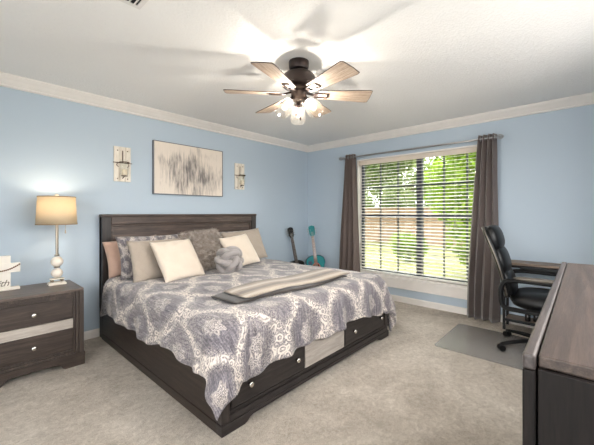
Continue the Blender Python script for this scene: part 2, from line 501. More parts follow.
def curtain(name, label, top, bot, folds, ph, z_top, z_bot):
    t = thing(name, label, 'curtain', (RX, (bot[0] + bot[1]) / 2, 0), group='taupe curtains at the window')
    y0c = (bot[0] + bot[1]) / 2
    def fn(u, v):
        z = z_top + (z_bot - z_top) * v
        w = v ** .8
        a = top[0] + (top[1] - top[0]) * u; c = bot[0] + (bot[1] - bot[0]) * u
        y = a * (1 - w) + c * w
        amp = .036 + .014 * v
        ang = 2 * PI * folds * u + ph + .5 * math.sin(3 * v + 5 * u)
        x = amp * math.sin(ang) + .012 * v * math.sin(ang * .5 + 2)
        y += .006 * math.sin(ang * 2) * (.4 + .6 * v) + .01 * v * math.sin(2 * v * PI + u * 4)
        return Vector((x, y - y0c, z))
    b = MB(); b.grid(fn, 120, 40)
    o = b.obj('curtain_panel', CUR, t, smooth=True, fix=False)
    m = o.modifiers.new('solid', 'SOLIDIFY'); m.thickness = .003
    # grommets where the cloth crosses the rod
    b = MB()
    for k in range(int(folds * 2)):
        u = (k * PI - ph) / (2 * PI * folds)
        if .03 < u < .97:
            p = fn(u, 0.018)
            pts = [Vector((.021 * math.cos(a), p.y, RZ + .021 * math.sin(a))) for a in [2 * PI * i / 18 for i in range(18)]]
            b.tube(pts, .0045, 6, closed=True)
    b.obj('grommets', NICKEL, t, smooth=True)
    return t
curtain('curtain', 'taupe grommet curtain hanging at the window end nearest the guitars', (2.655, 2.825), (2.58, 2.93), 3.5, .4, RZ + .045, .012)
curtain('curtain', 'taupe grommet curtain hanging at the window end behind the office chair', (.775, .962), (.745, 1.10), 4.0, 1.2, RZ + .045, .012)

# ------------------------------------------------------------------ bed
BWD_X = wood('dark_bed_wood_long', (28, 25, 25), (62, 55, 53), 'X', .42)
BWD_Y = wood('dark_bed_wood_side', (28, 22, 20), (60, 49, 43), 'Y', .42)
HBW = wood('headboard_wood', (50, 40, 36), (102, 86, 77), 'X', .42)
BWD_Z = wood('dark_bed_wood_upright', (30, 26, 25), (64, 56, 53), 'Z', .42)
SILVER = wood('silver_champagne_panel', (150, 142, 134), (188, 179, 170), 'X', .32, 10, 4)
CHROME = flat('polished_chrome', (220, 216, 210), .15, 1.0)
BX0, BX1, BY0 = 1.035, 3.045, 1.52
HB0, HB1 = 3.60, 3.685
bed = thing('bed_frame', 'dark wood king bed frame with tall panel headboard against the blue wall', 'bed', (BX0, BY0, 0))
BW_, BL_ = BX1 - BX0, HB0 - BY0
# headboard
HT = 1.250
hb = MB(); hb.box(0, BW_, BL_ + .03, BL_ + .085, .30, HT - .02).obj('headboard', HBW, bed)
hp = bed.children[0]
b = MB()
b.box(0, .085, BL_, BL_ + .085, 0, HT - .025); b.obj('headboard_post', BWD_Z, hp, bevel=.006)
b = MB(); b.box(BW_ - .085, BW_, BL_, BL_ + .085, 0, HT - .025); b.obj('headboard_post', BWD_Z, hp, bevel=.006)
b = MB(); b.box(.085, BW_ - .085, BL_ + .002, BL_ + .03, HT - .105, HT - .025)
b.box(-.004, BW_ + .004, BL_ - .006, BL_ + .087, HT - .025, HT)
b.obj('headboard_rail', HBW, hp, bevel=.006)
b = MB()    # stepped inner moulding
b.box(.085, BW_ - .085, BL_ + .012, BL_ + .03, HT - .128, HT - .106)
b.box(.085, .105, BL_ + .012, BL_ + .03, .35, HT - .128); b.box(BW_ - .105, BW_ - .085, BL_ + .012, BL_ + .03, .35, HT - .128)
b.obj('headboard_moulding', HBW, hp, bevel=.005)
# side rails
for xa, xb in ((0, .03), (BW_ - .03, BW_)):
    b = MB(); b.box(xa, xb, .045, BL_ - .002, .035, .335)
    o = b.obj('side_rail', BWD_Y, bed, bevel=.004)
    e = -.006 if xa == 0 else BW_ - .03
    b = MB(); b.box(e, e + .036, .045, BL_ - .004, .0, .06); b.obj('rail_moulding', BWD_Y, o, bevel=.005)
# footboard
FZ = .345
b = MB(); b.box(.055, BW_ - .055, .018, .045, .12, FZ - .03)
fo = b.obj('footboard', BWD_X, bed)
b = MB(); b.box(0, .055, 0, .045, .0, FZ); b.obj('footboard_post', BWD_Z, fo, bevel=.005)
b = MB(); b.box(BW_ - .055, BW_, 0, .045, .0, FZ); b.obj('footboard_post', BWD_Z, fo, bevel=.005)
b = MB(); b.box(.055, BW_ - .055, .004, .045, FZ - .03, FZ); b.box(.055, BW_ - .055, .006, .045, .098, .122)
b.box(.055, BW_ - .055, -.004, .045, .062, .098)
b.obj('footboard_rail', BWD_X, fo, bevel=.005)
b = MB()   # plinth with bracket ends
pl = [(-.006, 0), (.16, 0), (.18, .008), (.20, .026), (.225, .034), (BW_ - .225, .034), (BW_ - .20, .026), (BW_ - .18, .008), (BW_ - .16, 0), (BW_ + .006, 0), (BW_ + .006, .062), (-.006, .062)]
b.prism([(x, z) for x, z in pl], -.008, .052, 'Y'); b.obj('footboard_plinth', BWD_X, fo, bevel=.004)
def drawer(xa, xb):
    b = MB(); b.box(xa, xb, .004, .019, .126, FZ - .034)
    d = b.obj('drawer', BWD_X, bed, bevel=.006)
    for kx in ((xa + .13), (xb - .09)):
        b = MB(); b.lathe([(.008, 0), (.007, .012), (.017, .018), (.019, .024), (.014, .030), (.004, .032)], (kx, .004, .225), 16, Matrix.Rotation(R(90), 4, 'X'))
        b.obj('knob', CHROME, d, smooth=True)
drawer(.070, .715); drawer(1.237, BW_ - .070)
b = MB(); b.box(.725, 1.227, .006, .019, .126, FZ - .034); b.obj('silver_panel', SILVER, bed, bevel=.003)
bed.children[-1]['label'] = 'silver centre panel'

MATT = flat('grey_mattress_cloth', (168, 164, 162), .9)
MX0, MX1, MY0, MY1 = BX0 + .035, BX1 - .035, BY0 + .055, HB0 - .005
b = MB(); b.box(0, MX1 - MX0, 0, MY1 - MY0, .13, .585)
mt = b.obj('mattress', MATT, loc=(MX0, MY0, 0), bevel=.05, seg=4)
tag(mt, 'grey mattress under the patterned comforter', 'mattress')

# comforter --------------------------------------------------------
def nz(x, y, z=0, s=1.0): return noise.noise(Vector((x * s, y * s, z)))
CT = .592
def ztop(x, y):
    cx = (x - MX0) / (MX1 - MX0) * 2 - 1
    puff = .010 * (1 - abs(cx) ** 4)
    return CT + puff + .014 * nz(x, y, 1.3, 2.6) + .007 * nz(x, y, 4.1, 7) + .03
CX0, CX1, CYF, CYH = MX0 + .03, MX1 - .03, MY0 + .015, 3.47
RB = .085
RC = .09
def comforter_pt(u, v):
    """u across, v from foot to head: flat cloth coordinates in metres -> draped point"""
    ix0, ix1, iy = CX0 + RC, CX1 - RC, CYF + RC
    if v < iy and (u < ix0 or u > ix1):          # rounded plan corner
        kx = ix0 if u < ix0 else ix1
        dx, dy = u - kx, v - iy
        h = math.hypot(dx, dy); s = max(0.0, h - RC)
        bx, by = (u, v) if s == 0 else (kx + dx / h * RC, iy + dy / h * RC)
    else:
        dx = u - CX0 if u < CX0 else (u - CX1 if u > CX1 else 0.0)
        dy = v - CYF if v < CYF else 0.0
        bx, by = u - dx, v - dy
        s = math.hypot(dx, dy); h = s
    z = ztop(bx, by)
    if s < 1e-6: return Vector((bx, by, z)), s
    ex, ey = dx / h, dy / h
    corner = min(abs(dx), abs(dy)) / (h + 1e-6)
    arc = RB * PI / 2
    if s < arc:
        a = s / RB; out = RB * math.sin(a); dn = RB * (1 - math.cos(a))
    else:
        q = s - arc
        out = RB + .035 * q; dn = RB + q
    hang = max(0, min(1, (s - .08) / .3)) * (.55 if u < CX0 and v > CYF + .3 else 1)
    per = (u if dy else 0) + (v if dx else 0)
    rip = .020 * math.sin(per * 13 + 2.2 * nz(per, 0, .5, 2)) + .014 * math.sin(per * 29 + 1.7) + .012 * nz(per, s, 9, 9)
    out += hang * (.022 + rip * (1 - .5 * corner) + (.085 if u < CX1 else .125) * corner)
    out += .006 * nz(u, v, 2, 11)
    z2 = z - dn * (1 - .04 * corner)
    return Vector((bx + ex * out, by + ey * out, max(z2, .05))), s
def drop_left(v): return .36 + .05 * max(0, min(1, (v - 3.0) / .45)) + .02 * math.sin(v * 5.1 + .6) + .02 * math.sin(v * 11)
def drop_right(v): return .50 + .03 * max(0, 1 - (v - 1.3) / .4) -.0 + .03 * math.sin(v * 4 + 1)
def drop_foot(u):
    return .37 + .022 * math.sin(u * 4.7 + 1.2) + .015 * math.sin(u * 10.5)
NU, NV = 190, 150
def cf(a, b_):
    vh = CYH + .015 * math.sin(a * 9)
    # straight grid with soft hem waves
    va = CYF - drop_foot(BX0 + a * 2.0)
    v = va + (vh - va) * b_
    ua = CX0 - drop_left(v); ub = CX1 + drop_right(v)
    u = ua + (ub - ua) * a
    return u, v
def mat_damask(name, k=1.0, sheer=0.0):
    g = G(name)
    tc = g.node('ShaderNodeTexCoord')
    nv = g.node('ShaderNodeTexNoise'); g.link(tc.outputs['UV'], nv.inputs['Vector']); nv.inputs['Scale'].default_value = 9; nv.inputs['Detail'].default_value = 2
    sub = g.node('ShaderNodeVectorMath', operation='SUBTRACT'); g.link(nv.outputs['Color'], sub.inputs[0]); sub.inputs[1].default_value = (.5, .5, .5)
    scl = g.node('ShaderNodeVectorMath', operation='SCALE'); g.link(sub.outputs[0], scl.inputs[0]); scl.inputs['Scale'].default_value = .055
    add = g.node('ShaderNodeVectorMath', operation='ADD'); g.link(tc.outputs['UV'], add.inputs[0]); g.link(scl.outputs[0], add.inputs[1])
    sep = g.node('ShaderNodeSeparateXYZ'); g.link(add.outputs[0], sep.inputs[0])
    lw = g.node('ShaderNodeTexNoise'); g.link(tc.outputs['UV'], lw.inputs['Vector']); lw.inputs['Scale'].default_value = 2.6 / k; lw.inputs['Detail'].default_value = 1
    ls = g.node('ShaderNodeSeparateXYZ'); g.link(lw.outputs['Color'], ls.inputs[0])
    u = X(g, sep.outputs[0]) * (1 / k) + (X(g, ls.outputs[0]) - .5) * .16; v = X(g, sep.outputs[1]) * (1 / k) + (X(g, ls.outputs[1]) - .5) * .16
    P, Q = .46, .66
    c = (v * (2 * PI / Q)).cos() * (P / 4.4)
    d = (u - c).wrap(P).abs().min((u + c - P / 2).wrap(P).abs())
    uvv = add.outputs[0]
    vf = X(g, g.voro(uvv, 22 / k)); curl = (vf * 17.0).sin() * .5 + .5
    vf2 = X(g, g.voro(uvv, 46 / k)); curl2 = (vf2 * 15.0).sin() * .5 + .5
    lump = X(g, g.noise(tc.outputs['UV'], 8 / k, 2))
    width = lump * .05 + .022
    band = ((width - d) * 60.0).max(0.0).min(1.0)
    scroll = curl.step(.35, .75)
    mask = band * (scroll * .85 + .12)
    lace = curl2.step(.5, .85)
    fringe = ((width * 1.9 - d) * 30.0).max(0.0).min(1.0)
    mask = mask.max(fringe * lace * .5)
    def medal(du, dv):
        r = ((du * 1.3) * (du * 1.3) + dv * dv).sqrt()
        n = g.math('ARCTAN2', dv, du)
        return r * (1 + (n * 8).cos() * .12)
    r1 = medal((u - P / 4).wrap(P), (v - Q / 2).wrap(Q)); r2 = medal((u + P / 4).wrap(P), v.wrap(Q))
    rr = r1.min(r2)
    med = rr.step(.078, .066) * (lace * .65 + .12)
    rim = (rr - .074).abs().step(.010, .003) * .55
    mask = mask.max(med).max(rim * (curl2 * .6 + .4))
    # pale lacework patches spread over the ground
    patch = X(g, g.noise(tc.outputs['UV'], 2.6 / k, 3)).step(.42, .66)
    mask = mask.max(patch * lace * .42)
    stre = X(g, g.noise(g.coord('UV', (26, 2.4, 1)), 3, 4, .65))
    mott = X(g, g.noise(tc.outputs['UV'], 75, 4, .75))
    bcol = g.ramp(stre * .6 + mott * .4, [(.34, lin(62, 58, 64)), (.5, lin(104, 99, 105)), (.66, lin(156, 150, 154))])
    mask = (mask + mott.step(.5, .75) * .22).min(1.0)
    col = g.mix(mask, bcol, lin(214, 203, 193))
    g.base(col); g.set(rough=.7, spec=.25, sheen=.25)
    g.bump(mask * .5 + mott * .6, .35, .003)
    return g.m
DAMASK = mat_damask('damask_print_cloth')
cb = MB()
cb.grid(lambda a, b_: comforter_pt(*cf(a, b_))[0], NU, NV, lambda a, b_: cf(a, b_))
co = cb.obj('comforter', DAMASK, smooth=True, fix=False)
m = co.modifiers.new('solid', 'SOLIDIFY'); m.thickness = .022; m.offset = -1
tag(co, 'lavender grey comforter with cream damask scrolls draped over the bed', 'comforter')

# ------------------------------------------------------------------ pillows
def pillow_mesh(w, h, t, pinch=.06, wr=.006, seed=0, n=30, p=2.4):
    b = MB()
    lay = b.b.loops.layers.uv.verify()
    def pt(i, j, side):
        u = i / n * 2 - 1; v = j / n * 2 - 1
        k = max(0, 1 - abs(u) ** p) * max(0, 1 - abs(v) ** p)
        th = t / 2 * (k ** .42)
        x = u * w / 2 * (1 - pinch * (1 - v * v) * abs(u) ** 3)
        z = v * h / 2 * (1 - pinch * (1 - u * u) * abs(v) ** 3)
        y = th * side
        e = min(1, k * 3)
        y += side * wr * e * (nz(u * 2 + seed, v * 2, side * 3 + seed, 1.2) + .5 * nz(u, v, seed + 8, 5))
        return Vector((x, y, z + h / 2))
    def build(side):
        return [[b.b.verts.new(pt(i, j, side)) for i in range(n + 1)] for j in range(n + 1)]
    fr = build(-1); bk = build(1)
    for j in range(n + 1):
        for i in range(n + 1):
            if i in (0, n) or j in (0, n):
                pass
    for vs, fl in ((fr, 0), (bk, 1)):
        for j in range(n):
            for i in range(n):
                q = [(i, j), (i + 1, j), (i + 1, j + 1), (i, j + 1)]
                if fl: q.reverse()
                f = b.b.faces.new([vs[jj][ii] for ii, jj in q])
                for lp, (ii, jj) in zip(f.loops, q): lp[lay].uv = (ii / n * w, jj / n * h)
    bmesh.ops.remove_doubles(b.b, verts=b.b.verts[:], dist=.0006)
    return b
def cloth(name, c1, c2, scale=260, bumpv=.25, sheen=.3, bumpd=.002):
    g = G(name); v = g.coord('UV'); n = g.noise(v, scale, 3, .6); n2 = g.noise(v, 7, 3)
    g.base(g.mix(X(g, n) * .6 + X(g, n2) * .4, lin(*c1), lin(*c2))); g.set(rough=.9, spec=.1, sheen=sheen)
    g.bump(n, bumpv, bumpd)
    return g.m
CREAM = cloth('cream_plush', (196, 181, 163), (226, 214, 200), 120, .7, .4, .004)
PEACH = cloth('peach_cotton', (176, 146, 130), (196, 166, 150))
def mat_quilt():
    g = G('taupe_quilted_cloth'); tc = g.node('ShaderNodeTexCoord')
    sep = g.node('ShaderNodeSeparateXYZ'); g.link(tc.outputs['UV'], sep.inputs[0])
    u = X(g, sep.outputs[0]); v = X(g, sep.outputs[1])
    q = .085
    d = (u + v).wrap(q).abs().min((u - v).wrap(q).abs())
    n = X(g, g.noise(tc.outputs['UV'], 220, 3))
    g.base(g.mix(n, lin(150, 138, 126), lin(178, 166, 153))); g.set(rough=.85, sheen=.3, spec=.15)
    g.bump(d.step(0, .02) + n * .1, .35, .006)
    return g.m
QUILT = mat_quilt()
FUR = flat('grey_brown_fur', (150, 136, 124), .9, sheen=.3)
FUR_T = None
def mat_fur():
    g = G('fur_strands'); tc = g.node('ShaderNodeTexCoord')
    n = g.noise(tc.outputs['Object'], 28, 3)
    at = X(g, g.noise(tc.outputs['Object'], 140, 2))
    g.base(g.ramp(X(g, n) * .5 + at * .5, [(.3, lin(120, 110, 102)), (.5, lin(176, 164, 154)), (.7, lin(226, 218, 208))]))
    g.set(rough=.7, sheen=.3, spec=.2)
    return g.m
FUR_T = mat_fur()
FLORAL = mat_damask('damask_print_sham', .42)

def rest(me, em, x, y, sink=.008):
    best = 9
    for v in me.vertices:
        p = em @ v.co; X_, Y_ = x + p.x, y + p.y
        best = min(best, p.z - ztop(min(max(X_, CX0), CX1), max(Y_, CYF)))
    return -best - sink
def place_pillow(name, label, cat, mesh, mat, x, y, z, lean, yaw=0, roll=0, group='pillows against the headboard'):
    """stands on its lower edge at (x, y, z), front to -y, leaning back by lean degrees"""
    o = mesh.obj(name, mat, smooth=True, fix=False)
    e = Euler((R(-lean), R(roll), R(yaw)), 'XYZ'); em = e.to_matrix()
    z = rest(o.data, em, x, y)
    o.location = (x, y, z); o.rotation_euler = e
    tag(o, label, cat, group)
    return o
def zt(x, y): return ztop(x, y)
place_pillow('pillow', 'peach pillow squashed between the headboard and the damask sham', 'pillow', pillow_mesh(.54, .37, .13, seed=1, wr=.022), PEACH, 1.325, 3.475, 0, 14, 0, -5)
place_pillow('pillow_sham', 'floral damask pillow sham standing between the peach pillow and a taupe sham', 'pillow', pillow_mesh(.84, .43, .12, seed=2, wr=.012), FLORAL, 1.515, 3.30, 0, 17, 3, 0)
place_pillow('pillow_sham', 'taupe quilted sham leaning nearest the lit table lamp', 'pillow', pillow_mesh(.66, .41, .13, seed=3, wr=.012), QUILT, 1.465, 3.10, 0, 21, 4, 0)
place_pillow('throw_cushion', 'square cream cushion leaning on the taupe sham nearest the lamp', 'cushion', pillow_mesh(.46, .44, .13, seed=4, wr=.008), CREAM, 1.555, 2.87, 0, 35, 9, -1, 'cream cushions')
place_pillow('pillow_sham', 'floral damask pillow sham peeping out behind the fur cushion and second taupe sham', 'pillow', pillow_mesh(.84, .42, .12, seed=6, wr=.012), FLORAL, 2.47, 3.40, 0, 17, -2, 0)
place_pillow('pillow_sham', 'taupe quilted sham leaning at the bed side nearest the guitars', 'pillow', pillow_mesh(.60, .43, .13, seed=7, wr=.010), QUILT, 2.60, 3.19, 0, 24, -2, -4)
place_pillow('throw_cushion', 'square cream cushion beside the knotted cushion', 'cushion', pillow_mesh(.42, .41, .13, seed=8, wr=.008), CREAM, 2.345, 2.92, 0, 35, 4, -5, 'cream cushions')
# fur cushion
fc = thing('fur_cushion', 'shaggy grey brown faux fur cushion in the middle of the headboard', 'cushion', (1.96, 3.09, .64), Euler((R(-27), R(-3), R(6))))
pillow_mesh(.52, .46, .15, seed=9).obj('cushion', FUR, fc, smooth=True, fix=False)
b = MB(); rn = random.Random(11)
for _ in range(9000):
    u = rn.uniform(-1, 1); v = rn.uniform(-1, 1)
    k = max(0, 1 - abs(u) ** 2.4) * max(0, 1 - abs(v) ** 2.4)
    side = -1 if rn.random() < .8 else 1
    p = Vector((u * .25, side * .075 * k ** .42, v * .22 + .23))
    nrm = Vector((u * .6 * abs(u), side * (.35 + .65 * k), v * .6 * abs(v))).normalized()
    d = (nrm * .8 + Vector((rn.gauss(0, .45), rn.gauss(0, .3), rn.gauss(-.15, .45)))).normalized()
    L = rn.uniform(.03, .055); w = .0022
    sd = d.cross(Vector((rn.uniform(-1, 1), rn.uniform(-1, 1), rn.uniform(-1, 1)))).normalized() * w
    p1 = p + d * L * .55; p2 = p + (d + Vector((rn.gauss(0, .3), 0, -.35))).normalized() * L
    v0, v1, v2, v3, v4 = [b.b.verts.new(q) for q in (p - sd, p + sd, p1 + sd * .8, p1 - sd * .8, p2)]
    b.b.faces.new((v0, v1, v2, v3)); b.b.faces.new((v3, v2, v4))
fo_ = b.obj('fur', FUR_T, fc, fix=False); fo_['kind'] = 'stuff'
# knotted cushion
KN = cloth('grey_knit_jersey', (150, 145, 143), (186, 180, 177), 200)
def knit():
    g = G('grey_knit_tube'); v = g.coord('Object'); n = g.noise(v, 180, 3); n2 = g.noise(v, 14, 2)
    g.base(g.mix(X(g, n) * .5 + X(g, n2) * .5, lin(118, 113, 112), lin(172, 166, 164))); g.set(rough=.9, sheen=.3, spec=.1); g.bump(n, .3, .002)
    return g.m
b = MB(); pts = []
NK = 420
for i in range(NK):
    t = 6 * PI * i / NK; x = 5 * t / 3
    lat = 1.08 * math.sin(x)
    rad = .104 - .022 * math.sin(2 * x)
    pts.append(Vector((rad * math.cos(lat) * math.cos(t), rad * math.cos(lat) * math.sin(t), rad * math.sin(lat))))
b.tube(pts, .036, 14, closed=True)
b.ball((0, 0, 0), .085, 16)
ko = b.obj('knot_cushion', knit(), smooth=True, loc=(2.0, 2.80, .765)); ko.rotation_euler = (R(78), R(25), R(30))
tag(ko, 'round grey knotted ball cushion in front of the fur cushion', 'cushion')

# ------------------------------------------------------------------ throw blanket
def mat_throw():
    g = G('striped_throw_knit'); v = g.coord('UV'); sep = g.node('ShaderNodeSeparateXYZ'); g.link(v, sep.inputs[0])
    a = X(g, sep.outputs[0]); c = X(g, sep.outputs[1])
    tick = ((a * 420).sin() * .5 + .5)
    s = ((c * 2 * PI / .17).sin() * .5 + .5)
    col = g.ramp(s, [(.0, lin(108, 97, 89)), (.25, lin(126, 114, 104)), (.45, lin(154, 142, 129)), (.7, lin(140, 128, 115)), (.85, lin(176, 164, 149)), (1, lin(190, 178, 163))])
    g.base(g.mix(tick * .35, col, lin(120, 108, 98))); g.set(rough=.95, spec=.05, sheen=.3); g.bump(tick, .4, .004)
    return g.m
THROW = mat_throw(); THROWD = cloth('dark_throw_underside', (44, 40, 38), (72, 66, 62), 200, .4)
th = thing('throw_blanket', 'folded striped taupe and cream throw blanket laid across the foot of the bed', 'blanket', (1.975, 1.885, 0), (0, 0, R(-2)))
def fold_layer(x0, x1, w0, w1, yc0, yc1, zoff, thick, seed):
    b = MB(); n = 60; m = 22
    lay = b.b.loops.layers.uv.verify()
    rings = []
    mat = th.matrix_basis
    for i in range(n + 1):
        f = i / n; x = x0 + (x1 - x0) * f
        w = w0 + (w1 - w0) * f; yc = yc0 + (yc1 - yc0) * f + .012 * math.sin(f * 7 + seed)
        end = min(1, min(f, 1 - f) * 14 + .35)
        ring = []
        for k in range(m):
            a = 2 * PI * k / m
            cx = math.copysign(abs(math.cos(a)) ** .35, math.cos(a)); sz = math.copysign(abs(math.sin(a)) ** .7, math.sin(a))
            y = yc + cx * w / 2
            wp = Matrix.Rotation(R(-2), 3, 'Z') @ Vector((x, y, 0)) + Vector((1.975, 1.885, 0))
            base = ztop(wp.x, wp.y) + .004 + zoff
            z = base + thick / 2 * (1 + sz * end) + (.006 * nz(x * 4, y * 9, seed, 1.5) if sz > 0 else 0)
            ring.append((Vector((x + (.012 * nz(y, seed, 0, 12) if i in (0, n) else 0), y, z)), a, f))
        rings.append(ring)
    vs = [[b.b.verts.new(p) for p, _, _ in r] for r in rings]
    for i in range(n):
        for k in range(m):
            j = (k + 1) % m
            f = b.b.faces.new((vs[i][k], vs[i][j], vs[i + 1][j], vs[i + 1][k]))
            for lp, (ii, kk) in zip(f.loops, ((i, k), (i, j), (i + 1, j), (i + 1, k))):
                p = rings[ii][kk][0]; lp[lay].uv = (p.x, p.y + .5 * p.z)
    b.b.faces.new(list(reversed(vs[0]))); b.b.faces.new(vs[-1])
    return b
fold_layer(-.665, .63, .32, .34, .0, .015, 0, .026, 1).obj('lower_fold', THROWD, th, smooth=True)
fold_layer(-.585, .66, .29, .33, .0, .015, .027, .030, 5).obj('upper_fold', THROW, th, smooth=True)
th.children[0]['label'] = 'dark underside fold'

# ------------------------------------------------------------------ nightstand
NWX = wood('grey_brown_oak_long', (42, 35, 32), (82, 70, 63), 'X', .45)
NWZ = wood('grey_brown_oak_upright', (44, 37, 34), (82, 71, 64), 'Z', .45)
NWT = wood('grey_brown_oak_top', (72, 63, 58), (120, 106, 98), 'X', .4)
NX0, NX1, NY0, NY1, NH = .108, .762, 3.12, 3.60, .637
ns = thing('nightstand', 'dark grey wood nightstand with two drawers and silver strip', 'nightstand', (NX0, NY0, 0))
NW_, ND_ = NX1 - NX0, NY1 - NY0
b = MB(); b.box(0, NW_, 0.0, ND_, NH - .022, NH); b.obj('top', NWT, ns, bevel=.005)
b = MB(); b.box(.012, NW_ - .012, .03, ND_ - .005, .11, NH - .022); b.obj('carcass', NWZ, ns)
b = MB()
for s_ in (0, 1):
    f = (lambda x: x) if s_ == 0 else (lambda x: NW_ - x)
    for xa, xb, ya in ((0, .034, .0), (.034, .056, .010), (.056, .072, .018)):
        lo, hi = sorted((f(xa), f(xb))); b.box(lo, hi, ya, .04, .105, NH - .022)
for za, zb, ya in ((NH - .044, NH - .022, .004), (NH - .068, NH - .044, .014), (.105, .125, .002), (.125, .138, .014)):
    b.box(.072, NW_ - .072, ya, .04, za, zb)
b.obj('face_frame', NWZ, ns, bevel=.003)
def nknob(parent, x, z):
    b = MB(); b.lathe([(.008, 0), (.007, .012), (.017, .018), (.019, .024), (.014, .031), (.004, .033)], (x, .012, z), 18, Matrix.Rotation(R(90), 4, 'X'))
    b.obj('knob', CHROME, parent, smooth=True)
for za, zb in ((.397, .567), (.140, .318)):
    b = MB(); b.box(.074, NW_ - .074, .012, .03, za, zb); d = b.obj('drawer', NWX, ns, bevel=.004)
    nknob(d, NW_ / 2, (za + zb) / 2)
b = MB(); b.box(.074, NW_ - .074, .010, .03, .320, .395); o = b.obj('silver_strip', SILVER, ns, bevel=.002); o['label'] = 'silver strip between the drawers'
b = MB()
fp = [(-.006, 0), (.13, 0), (.145, .01), (.16, .035), (.19, .052), (NW_ - .19, .052), (NW_ - .16, .035), (NW_ - .145, .01), (NW_ - .13, 0), (NW_ + .006, 0), (NW_ + .006, .105), (-.006, .105)]
b.prism(fp, -.006, .03, 'Y')
b.box(-.006, .02, .03, ND_ - .01, .05, .105); b.box(-.006, .02, ND_ - .12, ND_ - .01, 0, .05); b.box(NW_ - .02, NW_ + .006, .03, ND_ - .01, .05, .105); b.box(NW_ - .02, NW_ + .006, ND_ - .12, ND_ - .01, 0, .05)
b.obj('bracket_base', NWX, ns, bevel=.003)

# ------------------------------------------------------------------ table lamp
lx, ly = .637, 3.44
lp = thing('table_lamp', 'lit table lamp with tan drum shade and stacked white globes on the nightstand', 'lamp', (lx, ly, NH))
STONE = flat('white_alabaster', (238, 228, 214), .35)
BRASS = flat('antique_nickel', (150, 138, 122), .3, 1.0)
CRYS = flat('clear_acrylic', (240, 240, 238), .06, trans=.85, ior=1.3)
b = MB(); b.box(-.062, .062, -.045, .045, .0, .018); b.box(-.054, .054, -.038, .038, .018, .024); b.obj('base', STONE, lp, bevel=.004)
for x in (-.035, .035):
    for y in (-.02, .02): b = MB(); b.ball((x, y, .034), .0115, 12); b.obj('base_ball', BRASS, lp, smooth=True)
b = MB(); b.box(-.05, .05, -.034, .034, .045, .054); b.obj('base_plate', STONE, lp, bevel=.002)
b = MB(); b.ball((0, 0, .100), .043, 24); b.obj('globe', STONE, lp, smooth=True)
b = MB(); b.ball((0, 0, .200), .046, 24); b.obj('globe', STONE, lp, smooth=True)
b = MB(); b.lathe([(.0, .148), (.022, .148), (.026, .152), (.022, .157), (.0, .157)], seg=20); b.obj('collar', BRASS, lp, smooth='auto'); b = MB(); b.lathe([(.0, .251), (.018, .251), (.021, .256), (.018, .262), (0, .262)], seg=20); b.obj('collar', BRASS, lp, smooth='auto')
b = MB(); b.cyl((0, 0, .262), (0, 0, .53), .0115, seg=18); b.obj('column', flat('smoked_acrylic_column', (196, 184, 168), .15, .6), lp, smooth='auto')
b = MB(); b.lathe([(.0, .53), (.016, .53), (.018, .545), (.013, .56), (.013, .60), (0, .60)], seg=18); b.obj('socket', BRASS, lp, smooth='auto')
def mat_bulb(name, strength, col):
    g = G(name); e = g.node('ShaderNodeEmission'); e.inputs[0].default_value = col; e.inputs[1].default_value = strength
    g.link(e.outputs[0], g.out.inputs[0]); return g.m
b = MB(); b.lathe([(.0, .60), (.013, .60), (.02, .625), (.028, .65), (.022, .675), (.004, .683)], seg=18); b.obj('bulb', mat_bulb('lamp_bulb_glow', 6, (1, .82, .55, 1)), lp, smooth=True)
def mat_shade():
    g = G('tan_lamp_shade_cloth'); v = g.coord('Object', (260, 260, 260)); n = g.noise(v, 1, 3)
    df = g.node('ShaderNodeBsdfDiffuse'); tl = g.node('ShaderNodeBsdfTranslucent'); mx = g.node('ShaderNodeMixShader')
    c = g.mix(n, lin(206, 192, 166), lin(228, 214, 190))
    g.link(c, df.inputs[0]); g.link(c, tl.inputs[0]); mx.inputs[0].default_value = .42
    g.link(df.outputs[0], mx.inputs[1]); g.link(tl.outputs[0], mx.inputs[2]); g.link(mx.outputs[0], g.out.inputs[0])
    return g.m
SH = mat_shade()
b = MB(); sg = 48; r0, r1, z0, z1 = .148, .136, .528, .768
b.loft([[Vector((r * math.cos(2 * PI * i / sg), r * math.sin(2 * PI * i / sg), z)) for i in range(sg)] for r, z in ((r0, z0), ((r0 + r1) / 2, (z0 + z1) / 2), (r1, z1))], True, False)
o = b.obj('lamp_shade', SH, lp, smooth=True); m = o.modifiers.new('solid', 'SOLIDIFY'); m.thickness = .002
b = MB()
b.tube([(r0 * math.cos(2 * PI * i / sg), r0 * math.sin(2 * PI * i / sg), z0) for i in range(sg)], .0035, 6, closed=True); b.obj('shade_ring', flat('tan_hem_piping', (150, 122, 84), .8), lp, smooth=True); b = MB()
for r, z in ((r1, z1),): b.tube([(r * math.cos(2 * PI * i / sg), r * math.sin(2 * PI * i / sg), z) for i in range(sg)], .0035, 6, closed=True)
for k in range(3):
    a = k * 2 * PI / 3; b.cyl((0, 0, z1 - .012), (r1 * math.cos(a), r1 * math.sin(a), z1 - .003), .002, seg=6)
b.obj('shade_ring', flat('tan_piping', (150, 122, 84), .8), lp, smooth=True)
b = MB()
b.tube([(.015, 0, .60), (.045, 0, .63), (.05, 0, .70), (.02, 0, .765), (0, 0, .77), (-.02, 0, .765), (-.05, 0, .70), (-.045, 0, .63), (-.015, 0, .60)], .0022, 6)
b.obj('harp', BRASS, lp, smooth=True)
b = MB(); b.lathe([(0, .768), (.012, .772), (.016, .782), (.012, .790), (0, .794)], seg=16); b.obj('finial', STONE, lp, smooth=True)
b = MB(); cx_, cy_ = .055, -.03
b.cyl((cx_, cy_, .585), (cx_, cy_, .475), .0016, seg=6); b.cyl((cx_, cy_, .475), (cx_, cy_, .445), .005, .006, seg=10); b.cyl((.012, 0, .585), (cx_, cy_, .585), .0016, seg=6)
